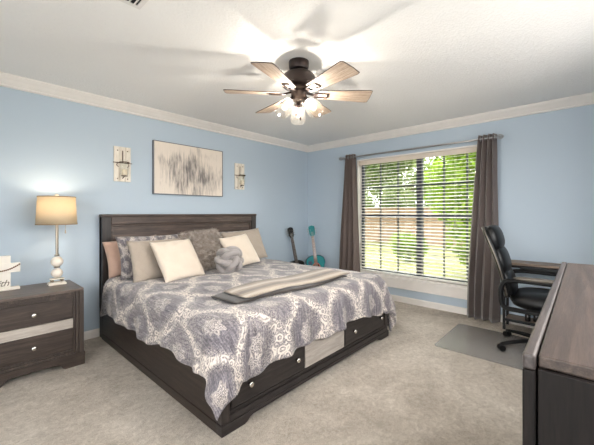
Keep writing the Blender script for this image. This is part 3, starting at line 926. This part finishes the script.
b.obj('pull_chain', BRASS, lp, smooth='auto')
L = bpy.data.lights.new('lamp_light', 'POINT'); L.energy = LAMP_W; L.color = (1, .86, .66); L.shadow_soft_size = .03
lo = bpy.data.objects.new('lamp_light', L); COL.objects.link(lo); lo.parent = lp; lo.location = (0, 0, .72)

# ------------------------------------------------------------------ faith cross
WHITEW = flat('whitewashed_wood', (232, 226, 216), .7)
cr = thing('cross_sign', 'white wooden cross reading faith with bead string beside the lamp', 'sign', (.27, 3.50, NH))
b = MB(); b.box(-.068, .068, -.018, .018, .018, .277); b.obj('cross_post', WHITEW, cr, bevel=.003)
b = MB(); b.box(-.128, .128, -.024, .012, .140, .215); b.obj('cross_arm', WHITEW, cr, bevel=.003)
b = MB(); b.box(-.125, .125, -.04, .035, 0, .018); b.obj('base', WHITEW, cr, bevel=.003)
BEAD = wood('brown_wooden_bead', (92, 66, 48), (140, 106, 78), 'Z', .5)
b = MB()
for k in range(22):
    f = k / 21; x = -.12 + .24 * f; z = .158 + .045 * (2 * f - 1) ** 2
    b.ball((x, -.030, z), .0062, 10)
b.obj('bead_string', BEAD, cr, smooth=True)
fc_ = bpy.data.curves.new('lettering', 'FONT'); fc_.body = 'faith'; fc_.size = .072; fc_.align_x = 'CENTER'; fc_.shear = .35; fc_.extrude = .0015; fc_.space_character = .92
ft = bpy.data.objects.new('lettering', fc_); COL.objects.link(ft); ft.parent = cr; ft.location = (0, -.0195, .034); ft.rotation_euler = (R(90), 0, 0)
bpy.context.view_layer.update()
fm = bpy.data.meshes.new_from_object(ft.evaluated_get(bpy.context.evaluated_depsgraph_get()))
fm.materials.clear(); fm.materials.append(flat('grey_script_paint', (120, 112, 104), .8))
fo2 = bpy.data.objects.new('word', fm); COL.objects.link(fo2); fo2.parent = cr; fo2.location = ft.location; fo2.rotation_euler = ft.rotation_euler
bpy.data.objects.remove(ft); bpy.data.curves.remove(fc_); fo2.name = 'lettering'

# ------------------------------------------------------------------ wall art
def mat_canvas():
    g = G('abstract_canvas_paint'); v = g.coord('Object')
    tc = g.node('ShaderNodeSeparateXYZ'); g.link(v, tc.inputs[0])
    x = X(g, tc.outputs[0]); z = X(g, tc.outputs[2])
    st = X(g, g.noise(g.coord('Object', (30, 1, 3.2)), 1.5, 6, .65, .3)); st2 = X(g, g.noise(g.coord('Object', (70, 1, 6)), 1.5, 4, .6))
    blob = X(g, g.noise(g.coord('Object', (3.6, 1, 2.4), (3.3, 0, 1.2)), 1.6, 3))
    cen = ((x - .50) * (x - .50) * 3.2 + (z - .25) * (z - .25) * 6)
    w = (1 - cen).max(0.0)
    d = (st * .55 + st2 * .25 + blob * .45 + w * .26)
    col = g.ramp(d, [(.72, lin(234, 226, 217)), (.82, lin(204, 197, 190)), (.90, lin(150, 146, 145)), (.98, lin(98, 96, 98))])
    warm = g.mix(st2, lin(205, 190, 176), lin(240, 234, 226))
    g.base(g.mix(.45, col, warm, 'MULTIPLY')); g.set(rough=.7); g.bump(st, .2, .003)
    return g.m
pt_ = thing('canvas_painting', 'wide abstract canvas of grey vertical streaks on beige above the headboard', 'painting', (1.579, YW, 1.487))
PW, PH = .924, .61
b = MB(); b.box(0.004, PW - .004, -.036, -.002, .004, PH - .004); b.obj('canvas', mat_canvas(), pt_)
b = MB(); t_ = .007
b.box(-.004, .003, -.04, 0, -.004, PH + .004); b.box(PW - .003, PW + .004, -.04, 0, -.004, PH + .004); b.box(.003, PW - .003, -.04, 0, -.004, .003); b.box(.003, PW - .003, -.04, 0, PH - .003, PH + .004)
b.obj('frame', flat('thin_grey_frame', (122, 122, 126), .4, .3), pt_)

# wall sconces
PLANK = wood('whitewashed_plank', (206, 196, 182), (244, 238, 228), 'Z', .75, 10, 4)
IRON = flat('rusty_iron_wire', (96, 74, 58), .6, .4)
def mat_jar():
    g = G('jar_glass')
    tr = g.node('ShaderNodeBsdfTransparent'); gl = g.node('ShaderNodeBsdfGlossy'); lw = g.node('ShaderNodeLayerWeight'); mx = g.node('ShaderNodeMixShader')
    lw.inputs[0].default_value = .2; tr.inputs[0].default_value = (.985, .99, .985, 1); gl.inputs['Roughness'].default_value = .05
    f = X(g, lw.outputs['Facing']) * .15
    g.link(f.s, mx.inputs[0]); g.link(tr.outputs[0], mx.inputs[1]); g.link(gl.outputs[0], mx.inputs[2]); g.link(mx.outputs[0], g.out.inputs[0])
    return g.m
GLASSJ = mat_jar()
WAX = flat('candle_wax', (236, 222, 200), .6)
def sconce(x, label):
    s_ = thing('wall_sconce', label, 'wall sconce', (x, YW, 1.60), group='whitewashed candle sconces beside the painting')
    b = MB(); b.box(-.083, -.028, -.016, 0, 0, .372); b.box(-.0265, .0265, -.018, 0, .0, .372); b.box(.028, .083, -.016, 0, 0, .372)
    b.obj('backboard', PLANK, s_, bevel=.002)
    b = MB()
    ring = [(.047 * math.cos(a), -.068 + .047 * math.sin(a), .20) for a in [2 * PI * i / 28 for i in range(28)]]
    b.tube(ring, .004, 6, closed=True)
    b.cyl((-.095, -.020, .20), (.095, -.020, .20), .004, seg=8)
    b.tube([(0, -.019, .20), (0, -.021, .27), (0, -.020, .33)], .0045, 6)
    b.tube([(-.05, -.02, .205), (-.062, -.026, .17), (-.045, -.03, .155)], .0035, 6); b.tube([(.05, -.02, .205), (.062, -.026, .17), (.045, -.03, .155)], .0035, 6)
    b.obj('bracket', IRON, s_, smooth=True)
    for x_ in (-.05, .05):
        for z_ in (.03, .33): b = MB(); b.ball((x_, -.018, z_), .006, 8); b.obj('nail', IRON, s_, smooth=True)
    b = MB(); b.lathe([(.0, .06), (.036, .06), (.041, .066), (.043, .10), (.043, .185), (.036, .205), (.036, .228), (.033, .228), (.033, .205), (.040, .183), (.040, .07), (0, .066)], (0, -.068, 0), 24)
    b.obj('jar', GLASSJ, s_, smooth=True)
    b = MB(); b.cyl((0, -.068, .068), (0, -.068, .125), .026, seg=18); b.cyl((0, -.068, .125), (0, -.068, .135), .0015, seg=6); b.obj('candle', WAX, s_, smooth='auto')
    b = MB(); b.tube([(0, -.018, .035), (0, -.05, .045), (0, -.068, .056)], .004, 6); b.cyl((0, -.068, .054), (0, -.068, .059), .03, seg=16); b.obj('support', IRON, s_, smooth='auto')
sconce(1.254, 'whitewashed wooden candle sconce left of the painting')
sconce(2.811, 'whitewashed wooden candle sconce right of the painting')

# ------------------------------------------------------------------ ceiling fan
FX, FY = 1.838, 1.663
BRONZE = flat('dark_bronze', (58, 48, 45), .35, .6)
fan = thing('ceiling_fan', 'six-blade ceiling fan with bronze motor and three lit glass shades', 'ceiling fan', (FX, FY, ZC))
fan_s = .945
b = MB(); b.lathe([(0, 0), (.078, 0), (.079, -.008), (.077, -.045), (.070, -.062), (.02, -.066), (0, -.066)], seg=32); b.obj('canopy', BRONZE, fan, smooth='auto')
b = MB(); b.cyl((0, 0, -.056), (0, 0, -.085), .018, seg=18); b.obj('downrod', BRONZE, fan, smooth='auto')
b = MB(); b.lathe([(0, -.080), (.06, -.082), (.10, -.092), (.124, -.115), (.132, -.145), (.134, -.182), (.118, -.196), (.07, -.204), (0, -.204)], seg=36); b.obj('motor_housing', BRONZE, fan, smooth='auto')
b = MB(); b.lathe([(0, -.204), (.075, -.204), (.078, -.22), (.068, -.228), (.05, -.235), (.06, -.24), (.062, -.285), (.05, -.30), (.0, -.304)], seg=30); b.obj('switch_housing', flat('warm_bronze', (112, 96, 86), .35, .6), fan, smooth='auto')
def mat_blade():
    g = G('weathered_oak_blade'); v = g.coord('Object', (2, 26, 26))
    n = g.noise(v, 3, 6, .65, .5); n2 = g.noise(v, 18, 3, .6)
    f = X(g, n) * .7 + X(g, n2) * .3
    g.base(g.ramp(f, [(.32, lin(126, 106, 92)), (.5, lin(176, 156, 138)), (.68, lin(206, 188, 170))])); g.set(rough=.55, spec=.3)
    return g.m
BLADE = mat_blade(); EDGE = flat('dark_blade_edge', (70, 56, 50), .6)
def blade(ang):
    e = Matrix.Rotation(ang, 4, 'Z') @ Matrix.Rotation(R(-12), 4, 'X')
    # outline (length, half width) along +x
    prof = [(.165, -.052), (.30, -.064), (.46, -.078), (.575, -.087), (.598, -.08), (.602, -.02), (.603, .02), (.598, .08), (.575, .087), (.46, .078), (.30, .064), (.165, .052)]
    b = MB(); b.prism(prof, -.0035, .0035, 'Z')
    o = b.obj('blade', BLADE, fan, bevel=.0015); o.matrix_local = Matrix.Translation((0, 0, -.250)) @ e @ Matrix.Diagonal((fan_s, fan_s, 1, 1))
    b = MB(); big = [(x + (.003 if x > .5 else -.002 if x < .2 else 0), y * 1.035) for x, y in prof]
    b.prism(big, -.002, .0028, 'Z'); e_ = b.obj('blade_edge', EDGE, o)
    b = MB()   # iron with an open rectangular loop
    zz = -.0075
    for ya, yb in ((-.034, -.022), (.022, .034)): b.box(.13, .245, ya, yb, zz - .004, zz + .0035)
    b.box(.233, .245, -.022, .022, zz - .004, zz + .0035); b.box(.13, .145, -.022, .022, zz - .004, zz + .0035)
    b.tube([(.05, 0, .012), (.09, 0, .004), (.135, 0, zz)], .011, 8, flat=(.7, 1.3))
    b.obj('blade_iron', BRONZE, o, smooth='auto')
# direction of the camera's right and forward in the room
A0 = math.atan2(-.737, .675)
for k in range(6): blade(A0 + R(5.5 + 60 * k))
def mat_fanglass():
    g = G('seeded_glass_shade')
    tr = g.node('ShaderNodeBsdfTransparent'); gl = g.node('ShaderNodeBsdfGlossy'); tl = g.node('ShaderNodeBsdfTranslucent')
    fr = g.node('ShaderNodeLayerWeight'); m1 = g.node('ShaderNodeMixShader'); m2 = g.node('ShaderNodeMixShader')
    fr.inputs[0].default_value = .35
    v = g.coord('Object'); n = g.voro(v, 90)
    tl.inputs[0].default_value = (1, .93, .82, 1); tr.inputs[0].default_value = (1, .97, .93, 1); gl.inputs['Roughness'].default_value = .08
    f = X(g, n).step(.5, .1) * .03 + .01
    g.link(f.s, m1.inputs[0]); g.link(tr.outputs[0], m1.inputs[1]); g.link(tl.outputs[0], m1.inputs[2])
    fx = X(g, fr.outputs['Facing']) * .25
    g.link(fx.s, m2.inputs[0]); g.link(m1.outputs[0], m2.inputs[1]); g.link(gl.outputs[0], m2.inputs[2]); g.link(m2.outputs[0], g.out.inputs[0])
    return g.m
FG = mat_fanglass()
def mat_clear_bulb():
    g = G('fan_bulb_glass'); e = g.node('ShaderNodeEmission'); t = g.node('ShaderNodeBsdfTransparent'); a = g.node('ShaderNodeAddShader')
    e.inputs[0].default_value = (1, .86, .64, 1); e.inputs[1].default_value = .55
    g.link(e.outputs[0], a.inputs[0]); g.link(t.outputs[0], a.inputs[1]); g.link(a.outputs[0], g.out.inputs[0]); return g.m
FB = mat_clear_bulb()
for k, deg in enumerate((90 + 2, 210 + 2, -30 + 2)):
    a = A0 + R(deg)
    ar = bpy.data.objects.new('light_arm', None)
    T = Matrix.Rotation(a, 4, 'Z') @ Matrix.Translation((.055, 0, -.285)) @ Matrix.Rotation(R(-38), 4, 'Y')
    b = MB(); b.lathe([(0, .02), (.014, .02), (.016, -.02), (.026, -.028), (.028, -.046), (.0, -.046)], seg=18); arm = b.obj('light_socket', BRONZE, fan, smooth='auto'); arm.matrix_local = T
    b = MB(); b.loft([[Vector((r * math.cos(2 * PI * i / 28), r * math.sin(2 * PI * i / 28), z)) for i in range(28)] for r, z in ((.030, -.036), (.038, -.046), (.050, -.075), (.060, -.11), (.0635, -.14), (.060, -.165), (.054, -.178))], True, False)
    o = b.obj('glass_shade', FG, arm, smooth=True)
    b = MB(); b.lathe([(.0, -.046), (.012, -.05), (.014, -.07), (.021, -.095), (.024, -.112), (.018, -.130), (.004, -.137)], seg=16); b.obj('bulb', FB, arm, smooth=True)
    L = bpy.data.lights.new('fan_light', 'POINT'); L.energy = FAN_W; L.color = (1, .95, .87); L.shadow_soft_size = .010
    lo = bpy.data.objects.new('fan_light', L); COL.objects.link(lo); lo.parent = arm; lo.location = (0, 0, -.066)
    bpy.data.objects.remove(ar)
for dx, dl in ((.012, .13), (-.02, .10)):
    b = MB(); p = Matrix.Rotation(A0, 3, 'Z') @ Vector((dx, -.02, 0))
    b.cyl((p.x, p.y, -.30), (p.x, p.y, -.30 - dl), .0014, seg=6); b.lathe([(0, 0), (.004, -.003), (.007, -.018), (.005, -.03), (0, -.032)], (p.x, p.y, -.30 - dl), 10)
    b.obj('pull_chain', BRONZE, fan, smooth='auto')

# ceiling vent
vt = thing('ceiling_vent', 'white louvred air vent in the ceiling at the upper left', 'vent', (.59, 1.755, ZC))
b = MB(); w_, d_ = .15, .15
b.box(-w_, w_, -d_, -d_ + .025, -.008, 0); b.box(-w_, w_, d_ - .025, d_, -.008, 0); b.box(-w_, -w_ + .025, -d_ + .025, d_ - .025, -.008, 0); b.box(w_ - .025, w_, -d_ + .025, d_ - .025, -.008, 0)
b.obj('vent_frame', CEILV, vt, bevel=.002)
b = MB(); b.box(-w_ + .02, w_ - .02, -d_ + .02, d_ - .02, -.002, -.0005); b.obj('vent_shade_sheet', flat('duct_shade', (40, 40, 42), .9), vt)  # flat dark sheet: shade of the hollow behind the louvres, put in as colour
b = MB()
for k in range(9):
    x = -w_ + .04 + k * .0275; b.box(-.012, .012, -d_ + .025, d_ - .025, -.0008, .0008, Matrix.Translation((x, 0, -.007)) @ Matrix.Rotation(R(-40), 4, 'Y'))
b.obj('louvres', CEILV, vt)

# ------------------------------------------------------------------ guitars
def guitar(label, loc, rot, body_c, neck_c, head_c, top_c, rosette_c, scale=1.0, flower=False, bk=1.0):
    g_ = thing('acoustic_guitar', label, 'guitar', loc, rot, group='guitars in the corner'); g_.scale = (scale,) * 3
    def outline(s=1.0):
        pts = []
        ctrl = [(0, 0), (.10, .005), (.165, .05), (.19, .12), (.175, .19), (.135, .245), (.118, .28), (.125, .325), (.142, .375), (.128, .43), (.08, .465), (.03, .475)]
        ctrl = [(x_ * (1 + (bk - 1) * .4), z_ * bk) for x_, z_ in ctrl]
        cat = ctrl[:]
        full = cat + [(-x, z) for x, z in reversed(cat) if x > .001]
        n = len(full)
        for i in range(n):       # Catmull-Rom
            p0, p1, p2, p3 = [Vector(full[(i + q) % n]) for q in (-1, 0, 1, 2)]
            for t in (0, .25, .5, .75):
                q = .5 * ((2 * p1) + (-p0 + p2) * t + (2 * p0 - 5 * p1 + 4 * p2 - p3) * t * t + (-p0 + 3 * p1 - 3 * p2 + p3) * t ** 3)
                pts.append((q.x * s, (q.y - .235 * bk) * s + .235 * bk))
        return pts
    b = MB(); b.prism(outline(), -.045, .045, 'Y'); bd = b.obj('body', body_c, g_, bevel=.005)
    b = MB(); b.prism(outline(.955), -.0475, -.0445, 'Y'); b.obj('top_plate', top_c, bd)
    cz = .315 * bk
    b = MB(); b.prism([(.049 * math.cos(a), cz + .049 * math.sin(a)) for a in [2 * PI * i / 32 for i in range(32)]], -.0492, -.047, 'Y'); b.obj('sound_hole', flat('hole_shade', (22, 18, 16), .9), bd)  # flat disc, the hole's inner shade given as a dark colour
    b = MB(); b.tube([(.055 * math.cos(a), -.0485, cz + .055 * math.sin(a)) for a in [2 * PI * i / 32 for i in range(32)]], .0055, 6, closed=True); b.obj('rosette', rosette_c, bd, smooth=True)
    b = MB(); b.box(-.07, .07, -.056, -.047, .135, .16); b.obj('bridge', neck_c, bd, bevel=.003)
    if flower:
        b = MB()
        for k in range(6):
            a = k * PI / 3; c = Vector((-.085 + .022 * math.cos(a), -.0488, .375 * bk + .022 * math.sin(a)))
            b.prism([(c.x + (.020 * math.cos(q) * math.cos(a) - .009 * math.sin(q) * math.sin(a)), c.z + (.020 * math.cos(q) * math.sin(a) + .009 * math.sin(q) * math.cos(a))) for q in [2 * PI * i / 12 for i in range(12)]], -.0490, -.047, 'Y')
        b.obj('flower_decal', flat('navy_ink', (40, 52, 84), .5), bd)
    b = MB(); b.loft([[Vector((-w, -.052, z)), Vector((w, -.052, z)), Vector((w * .8, -.026, z)), Vector((-w * .8, -.026, z))] for w, z in ((.028, .36), (.027, .47), (.022, .83))]); b.obj('neck', neck_c, g_, bevel=.002)
    b = MB()
    for k in range(16):
        z = .83 - .36 * (1 - .5 ** (k / 12)) / .62; b.box(-.024, .024, -.0535, -.0515, z - .001, z + .001)
    b.obj('frets', NICKEL, g_)['kind'] = 'stuff'
    hd = [(-.023, .83), (-.042, .86), (-.048, .97), (-.04, .988), (0, 1.0), (.04, .988), (.048, .97), (.042, .86), (.023, .83)]
    b = MB(); b.prism(hd, -.048, -.030, 'Y'); h = b.obj('headstock', head_c, g_, bevel=.002)
    for s_ in (-1, 1):
        for z in (.875, .91, .945):
            b = MB(); b.cyl((s_ * .04, -.039, z), (s_ * .06, -.039, z), .003, seg=8); b.ball((s_ * .065, -.039, z), .008, 10, (.8, .5, 1)); b.cyl((s_ * .02, -.048, z), (s_ * .02, -.056, z), .003, seg=8)
            b.obj('tuning_peg', CHROME, h, smooth=True)
    b = MB()
    for k in range(6):
        f = k / 5 - .5; b.tube([(f * .055, -.057, .148), (f * .036, -.0555, .83), (f * .040, -.0525, .90)], .0009, 4)
    b.obj('strings', flat('steel_string', (200, 196, 186), .3, 1.0), g_)
    return g_
BLK = flat('black_gloss', (26, 25, 28), .2); DKN = flat('rosewood', (60, 46, 42), .5); BRN = flat('walnut_neck', (116, 84, 66), .45)
TEAL = flat('turquoise_lacquer', (8, 124, 130), .45, spec=.2); TEALD = flat('deep_teal_lacquer', (6, 62, 72), .4, spec=.2)
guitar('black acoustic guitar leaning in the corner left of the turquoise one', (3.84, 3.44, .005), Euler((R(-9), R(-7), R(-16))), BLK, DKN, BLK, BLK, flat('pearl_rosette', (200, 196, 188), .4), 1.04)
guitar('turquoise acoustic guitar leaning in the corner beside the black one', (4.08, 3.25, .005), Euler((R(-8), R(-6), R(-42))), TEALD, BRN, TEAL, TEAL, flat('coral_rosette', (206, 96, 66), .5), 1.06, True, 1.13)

# ------------------------------------------------------------------ dresser
DWX = wood('dresser_oak_long', (46, 41, 40), (88, 79, 75), 'X', .4)
DWT = wood('dresser_oak_top', (46, 38, 34), (84, 70, 62), 'X', .38, 18, 3.4)
DWZ = wood('dresser_oak_shaded', (15, 12, 11), (33, 27, 25), 'Z', .6, 14, 3, .2)  # same oak as the top, with the end's shade put into the colour
dr = thing('dresser', 'long dark grey wood dresser standing in front of the office chair', 'dresser', (.751, -.343, 0), (0, 0, R(.5)))
DL, DD, DH = 1.55, .437, .993
b = MB(); b.box(.012, DL - .012, 0.0, DD - .024, DH - .024, DH - .002); b.obj('top', DWT, dr, bevel=.003)
b = MB(); b.box(0, DL, DD - .021, DD, DH - .03, DH); b.obj('front_edge', DWX, dr, bevel=.005)
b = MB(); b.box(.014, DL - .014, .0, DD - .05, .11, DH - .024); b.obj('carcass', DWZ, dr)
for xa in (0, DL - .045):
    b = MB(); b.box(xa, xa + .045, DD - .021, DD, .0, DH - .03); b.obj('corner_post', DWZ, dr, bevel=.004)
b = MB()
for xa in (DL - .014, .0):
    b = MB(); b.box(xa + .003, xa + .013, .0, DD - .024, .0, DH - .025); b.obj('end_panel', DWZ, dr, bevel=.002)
b = MB(); b.box(.045, DL - .045, DD - .05, DD - .012, .0, .12); b.obj('plinth', DWX, dr, bevel=.003)
for i in range(3):
    xa = .05 + i * (DL - .10) / 3; xb = .05 + (i + 1) * (DL - .10) / 3
    for j, (za, zb) in enumerate(((.13, .40), (.41, .66), (.67, .965))):
        b = MB(); b.box(xa + .006, xb - .006, DD - .05, DD - .014, za, zb); d = b.obj('drawer', DWX, dr, bevel=.004)
        b = MB(); b.lathe([(.008, 0), (.007, .012), (.017, .018), (.019, .024), (.014, .031), (.004, .033)], ((xa + xb) / 2, DD - .014, (za + zb) / 2), 16, Matrix.Rotation(R(-90), 4, 'X')); b.obj('knob', CHROME, d, smooth=True)

# ------------------------------------------------------------------ console table in the corner
TOPW = wood('brown_console_top', (104, 88, 76), (146, 128, 112), 'Y', .5)
BLKM = flat('black_metal', (30, 30, 33), .45, .5)
ct = thing('console_table', 'narrow console table with brown top and black metal legs behind the chair', 'table', (4.08, .17, 0))
b = MB(); b.box(-.03, .225, -.52, .53, .71, .735); b.obj('table_top', TOPW, ct, bevel=.003)
for x in (0, .20):
    for y in (-.50, .505):
        b = MB(); b.box(x - .0125, x + .0125, y - .0125, y + .0125, 0, .71); b.obj('leg', BLKM, ct, bevel=.002)
for x in (0, .20):
    for z_ in (.68, .095):
        b = MB(); b.box(x - .01, x + .01, -.488, .493, z_, z_ + .025); b.obj('frame_rail', BLKM, ct)
b = MB(); b.box(.011, .189, -.488, .493, .105, .120); b.obj('lower_shelf', TOPW, ct)
GOLD = flat('gold_lid', (186, 148, 92), .3, .9); DKJ = flat('dark_jar_glass', (34, 30, 30), .15)
for i, (x, y, h, r, lab) in enumerate(((4.13, .47, .085, .024, 'small dark jar with gold lid on the low shelf, nearer the curtain'), (4.16, .40, .10, .026, 'small dark jar with gold lid on the low shelf, nearer the dresser'))):
    j = thing('jar', lab, 'jar', (x, y, .122), group='jars under the console table')
    b = MB(); b.lathe([(0, 0), (r, 0), (r * 1.05, .006), (r * 1.05, h * .8), (r * .8, h * .9), (0, h * .9)], seg=18); b.obj('jar_body', DKJ, j, smooth='auto')
    b = MB(); b.lathe([(0, h * .9), (r * .9, h * .9), (r * .9, h * 1.15), (0, h * 1.15)], seg=18); b.obj('lid', GOLD, j, smooth='auto')

# ------------------------------------------------------------------ chair mat
def mat_mat():
    g = G('clear_vinyl_mat')
    tr = g.node('ShaderNodeBsdfTransparent'); gl = g.node('ShaderNodeBsdfGlossy'); df = g.node('ShaderNodeBsdfDiffuse')
    m1 = g.node('ShaderNodeMixShader'); m2 = g.node('ShaderNodeMixShader'); lw = g.node('ShaderNodeLayerWeight'); lw.inputs[0].default_value = .3
    tr.inputs[0].default_value = (.97, .97, .97, 1); df.inputs[0].default_value = lin(164, 159, 156); gl.inputs['Roughness'].default_value = .25
    m1.inputs[0].default_value = .5
    g.link(tr.outputs[0], m1.inputs[1]); g.link(df.outputs[0], m1.inputs[2])
    f = X(g, lw.outputs['Fresnel']) * .35 + .04
    g.link(f.s, m2.inputs[0]); g.link(m1.outputs[0], m2.inputs[1]); g.link(gl.outputs[0], m2.inputs[2]); g.link(m2.outputs[0], g.out.inputs[0])
    return g.m
def rrect(x0, x1, y0, y1, r, n=6):
    out = []
    for cx, cy, a0 in ((x1 - r, y1 - r, 0), (x0 + r, y1 - r, 90), (x0 + r, y0 + r, 180), (x1 - r, y0 + r, 270)):
        for i in range(n + 1):
            a = R(a0 + 90 * i / n); out.append((cx + r * math.cos(a), cy + r * math.sin(a)))
    return out
b = MB(); b.prism(rrect(3.10, 3.92, -.10, 1.085, .05), .003, .007, 'Z')
cm = b.obj('chair_mat', mat_mat()); tag(cm, 'clear grey plastic chair mat on the carpet under the office chair', 'mat')

# ------------------------------------------------------------------ office chair (front to -y)
LEA = flat('black_leather', (15, 15, 16), .42, spec=.32); PLA = flat('black_plastic', (13, 13, 14), .5, spec=.25)
PEWT = flat('pewter_arm_trim', (104, 98, 90), .35, .5)
oc = thing('office_chair', 'black leather high-back office chair beside the dresser', 'chair', (3.63, .30, .0), (0, 0, R(3)))
MZ = .007
bs = MB(); bs.lathe([(0, .075), (.045, .075), (.05, .09), (.045, .125), (.03, .14), (0, .14)], seg=20); base = bs.obj('base_hub', PLA, oc, smooth='auto')
for k in range(5):
    a = R(90 + 36 + 72 * k)
    d = Vector((math.cos(a), math.sin(a), 0))
    b = MB(); b.tube([d * .03 + Vector((0, 0, .108)), d * .18 + Vector((0, 0, .10)), d * .33 + Vector((0, 0, .078)), d * .37 + Vector((0, 0, .07))], [.024, .022, .018, .014], 10, flat=(.8, 1.2)); b.obj('base_arm', PLA, oc, smooth=True)
    b = MB(); t_ = Vector((-d.y, d.x, 0)); c = d * .365 + Vector((0, 0, MZ + .028))
    for s_ in (-1, 1): b.cyl(c + t_ * s_ * .006, c + t_ * s_ * .026, .028, seg=18)
    b.cyl(c + Vector((0, 0, .0)), c + Vector((0, 0, .045)), .008, seg=8)
    b.obj('caster', PLA, oc, smooth='auto')
b = MB(); b.cyl((0, 0, .14), (0, 0, .30), .028, seg=18); b.cyl((0, 0, .30), (0, 0, .40), .018, seg=14); b.box(-.1, .1, -.12, .12, .39, .415); b.obj('gas_lift', PLA, oc, smooth='auto')
def puffed(w, d_, h, p=3.0):
    b = MB(); n = 20; m = 8
    # rounded slab, z up
    def pt(i, j, s_):
        u = i / n * 2 - 1; v = j / n * 2 - 1
        # squircle mapping
        uu = u * math.sqrt(1 - v * v * .28); vv = v * math.sqrt(1 - u * u * .28)
        k = max(0, (1 - abs(u) ** p) * (1 - abs(v) ** p)) ** .45
        return Vector((uu * w / 2, vv * d_ / 2, s_ * h / 2 * k))
    t = [[b.b.verts.new(pt(i, j, 1)) for i in range(n + 1)] for j in range(n + 1)]; q = [[b.b.verts.new(pt(i, j, -1)) for i in range(n + 1)] for j in range(n + 1)]
    for j in range(n):
        for i in range(n):
            b.b.faces.new((t[j][i], t[j][i + 1], t[j + 1][i + 1], t[j + 1][i])); b.b.faces.new((q[j][i], q[j + 1][i], q[j + 1][i + 1], q[j][i + 1]))
    bmesh.ops.remove_doubles(b.b, verts=b.b.verts[:], dist=.0008)
    return b
o = puffed(.54, .54, .17).obj('seat', LEA, oc, smooth=True); o.location = (0, -.02, .475)
# backrest leans back towards +y
bk = bpy.data.objects.new('tmp', None)
BT = Matrix.Translation((0, .235, .50)) @ Matrix.Rotation(R(-16), 4, 'X')
def shell(u, v):
    w = .235 * (1 - .10 * abs(v * 2 - 1) ** 3) * (.93 + .07 * math.sin(v * PI))
    x = (u * 2 - 1) * w
    y = .045 - .035 * (u * 2 - 1) ** 2 - .02 * math.sin(v * PI * 1.2)
    z = v * .66
    if v > .9: x *= 1 - 2.2 * (v - .9)
    return Vector((x, y, z))
b = MB(); b.grid(shell, 18, 22); sh = b.obj('backrest', LEA, oc, smooth=True, fix=False); sh.matrix_local = BT
m = sh.modifiers.new('solid', 'SOLIDIFY'); m.thickness = .035; m.offset = 0
for zc, hh, tt in ((.12, .27, .10), (.33, .27, .115), (.545, .25, .13)):
    b = puffed(.43, hh, tt, 2.6); o = b.obj('back_cushion', LEA, sh, smooth=True); o.matrix_local = Matrix.Translation((0, -.015, zc)) @ Matrix.Rotation(R(90), 4, 'X')
b = MB()
edge = [shell(0, v / 20) for v in range(21)] + [shell(u / 12, 1) for u in range(1, 12)] + [shell(1, 1 - v / 20) for v in range(21)]
b.tube([p + Vector((0, .008, 0)) for p in edge], .008, 8); b.obj('edge_trim', PEWT, sh, smooth=True)
for s_ in (-1, 1):
    x = s_ * .30
    loop = [(.27, .44), (.29, .56), (.26, .655), (.16, .675), (-.05, .675), (-.16, .665), (-.225, .62), (-.24, .54), (-.20, .46), (-.10, .425), (.05, .418), (.18, .42)]
    pts = []
    n = len(loop)
    for i in range(n):
        p0, p1, p2, p3 = [Vector(loop[(i + q) % n]) for q in (-1, 0, 1, 2)]
        for t in (0, .25, .5, .75):
            q = .5 * ((2 * p1) + (-p0 + p2) * t + (2 * p0 - 5 * p1 + 4 * p2 - p3) * t * t + (-p0 + 3 * p1 - 3 * p2 + p3) * t ** 3)
            pts.append(Vector((x, q.x, q.y)))
    b = MB(); b.tube(pts, .027, 10, closed=True, flat=(.75, 1.1))
    b.box(min(x, x - s_ * .1), max(x, x - s_ * .1), -.05, .05, .40, .42)
    ar = b.obj('armrest', PLA, oc, smooth='auto')
    b = puffed(.065, .34, .035, 3); pad = b.obj('arm_pad', PEWT if s_ < 0 else LEA, ar, smooth=True); pad.location = (x, .03, .697)
bpy.data.objects.remove(bk)

# ------------------------------------------------------------------ tidy
for o in list(bpy.data.objects):
    if o.type == 'MESH' and o.parent is None and o.users_collection == ():
        bpy.data.objects.remove(o)
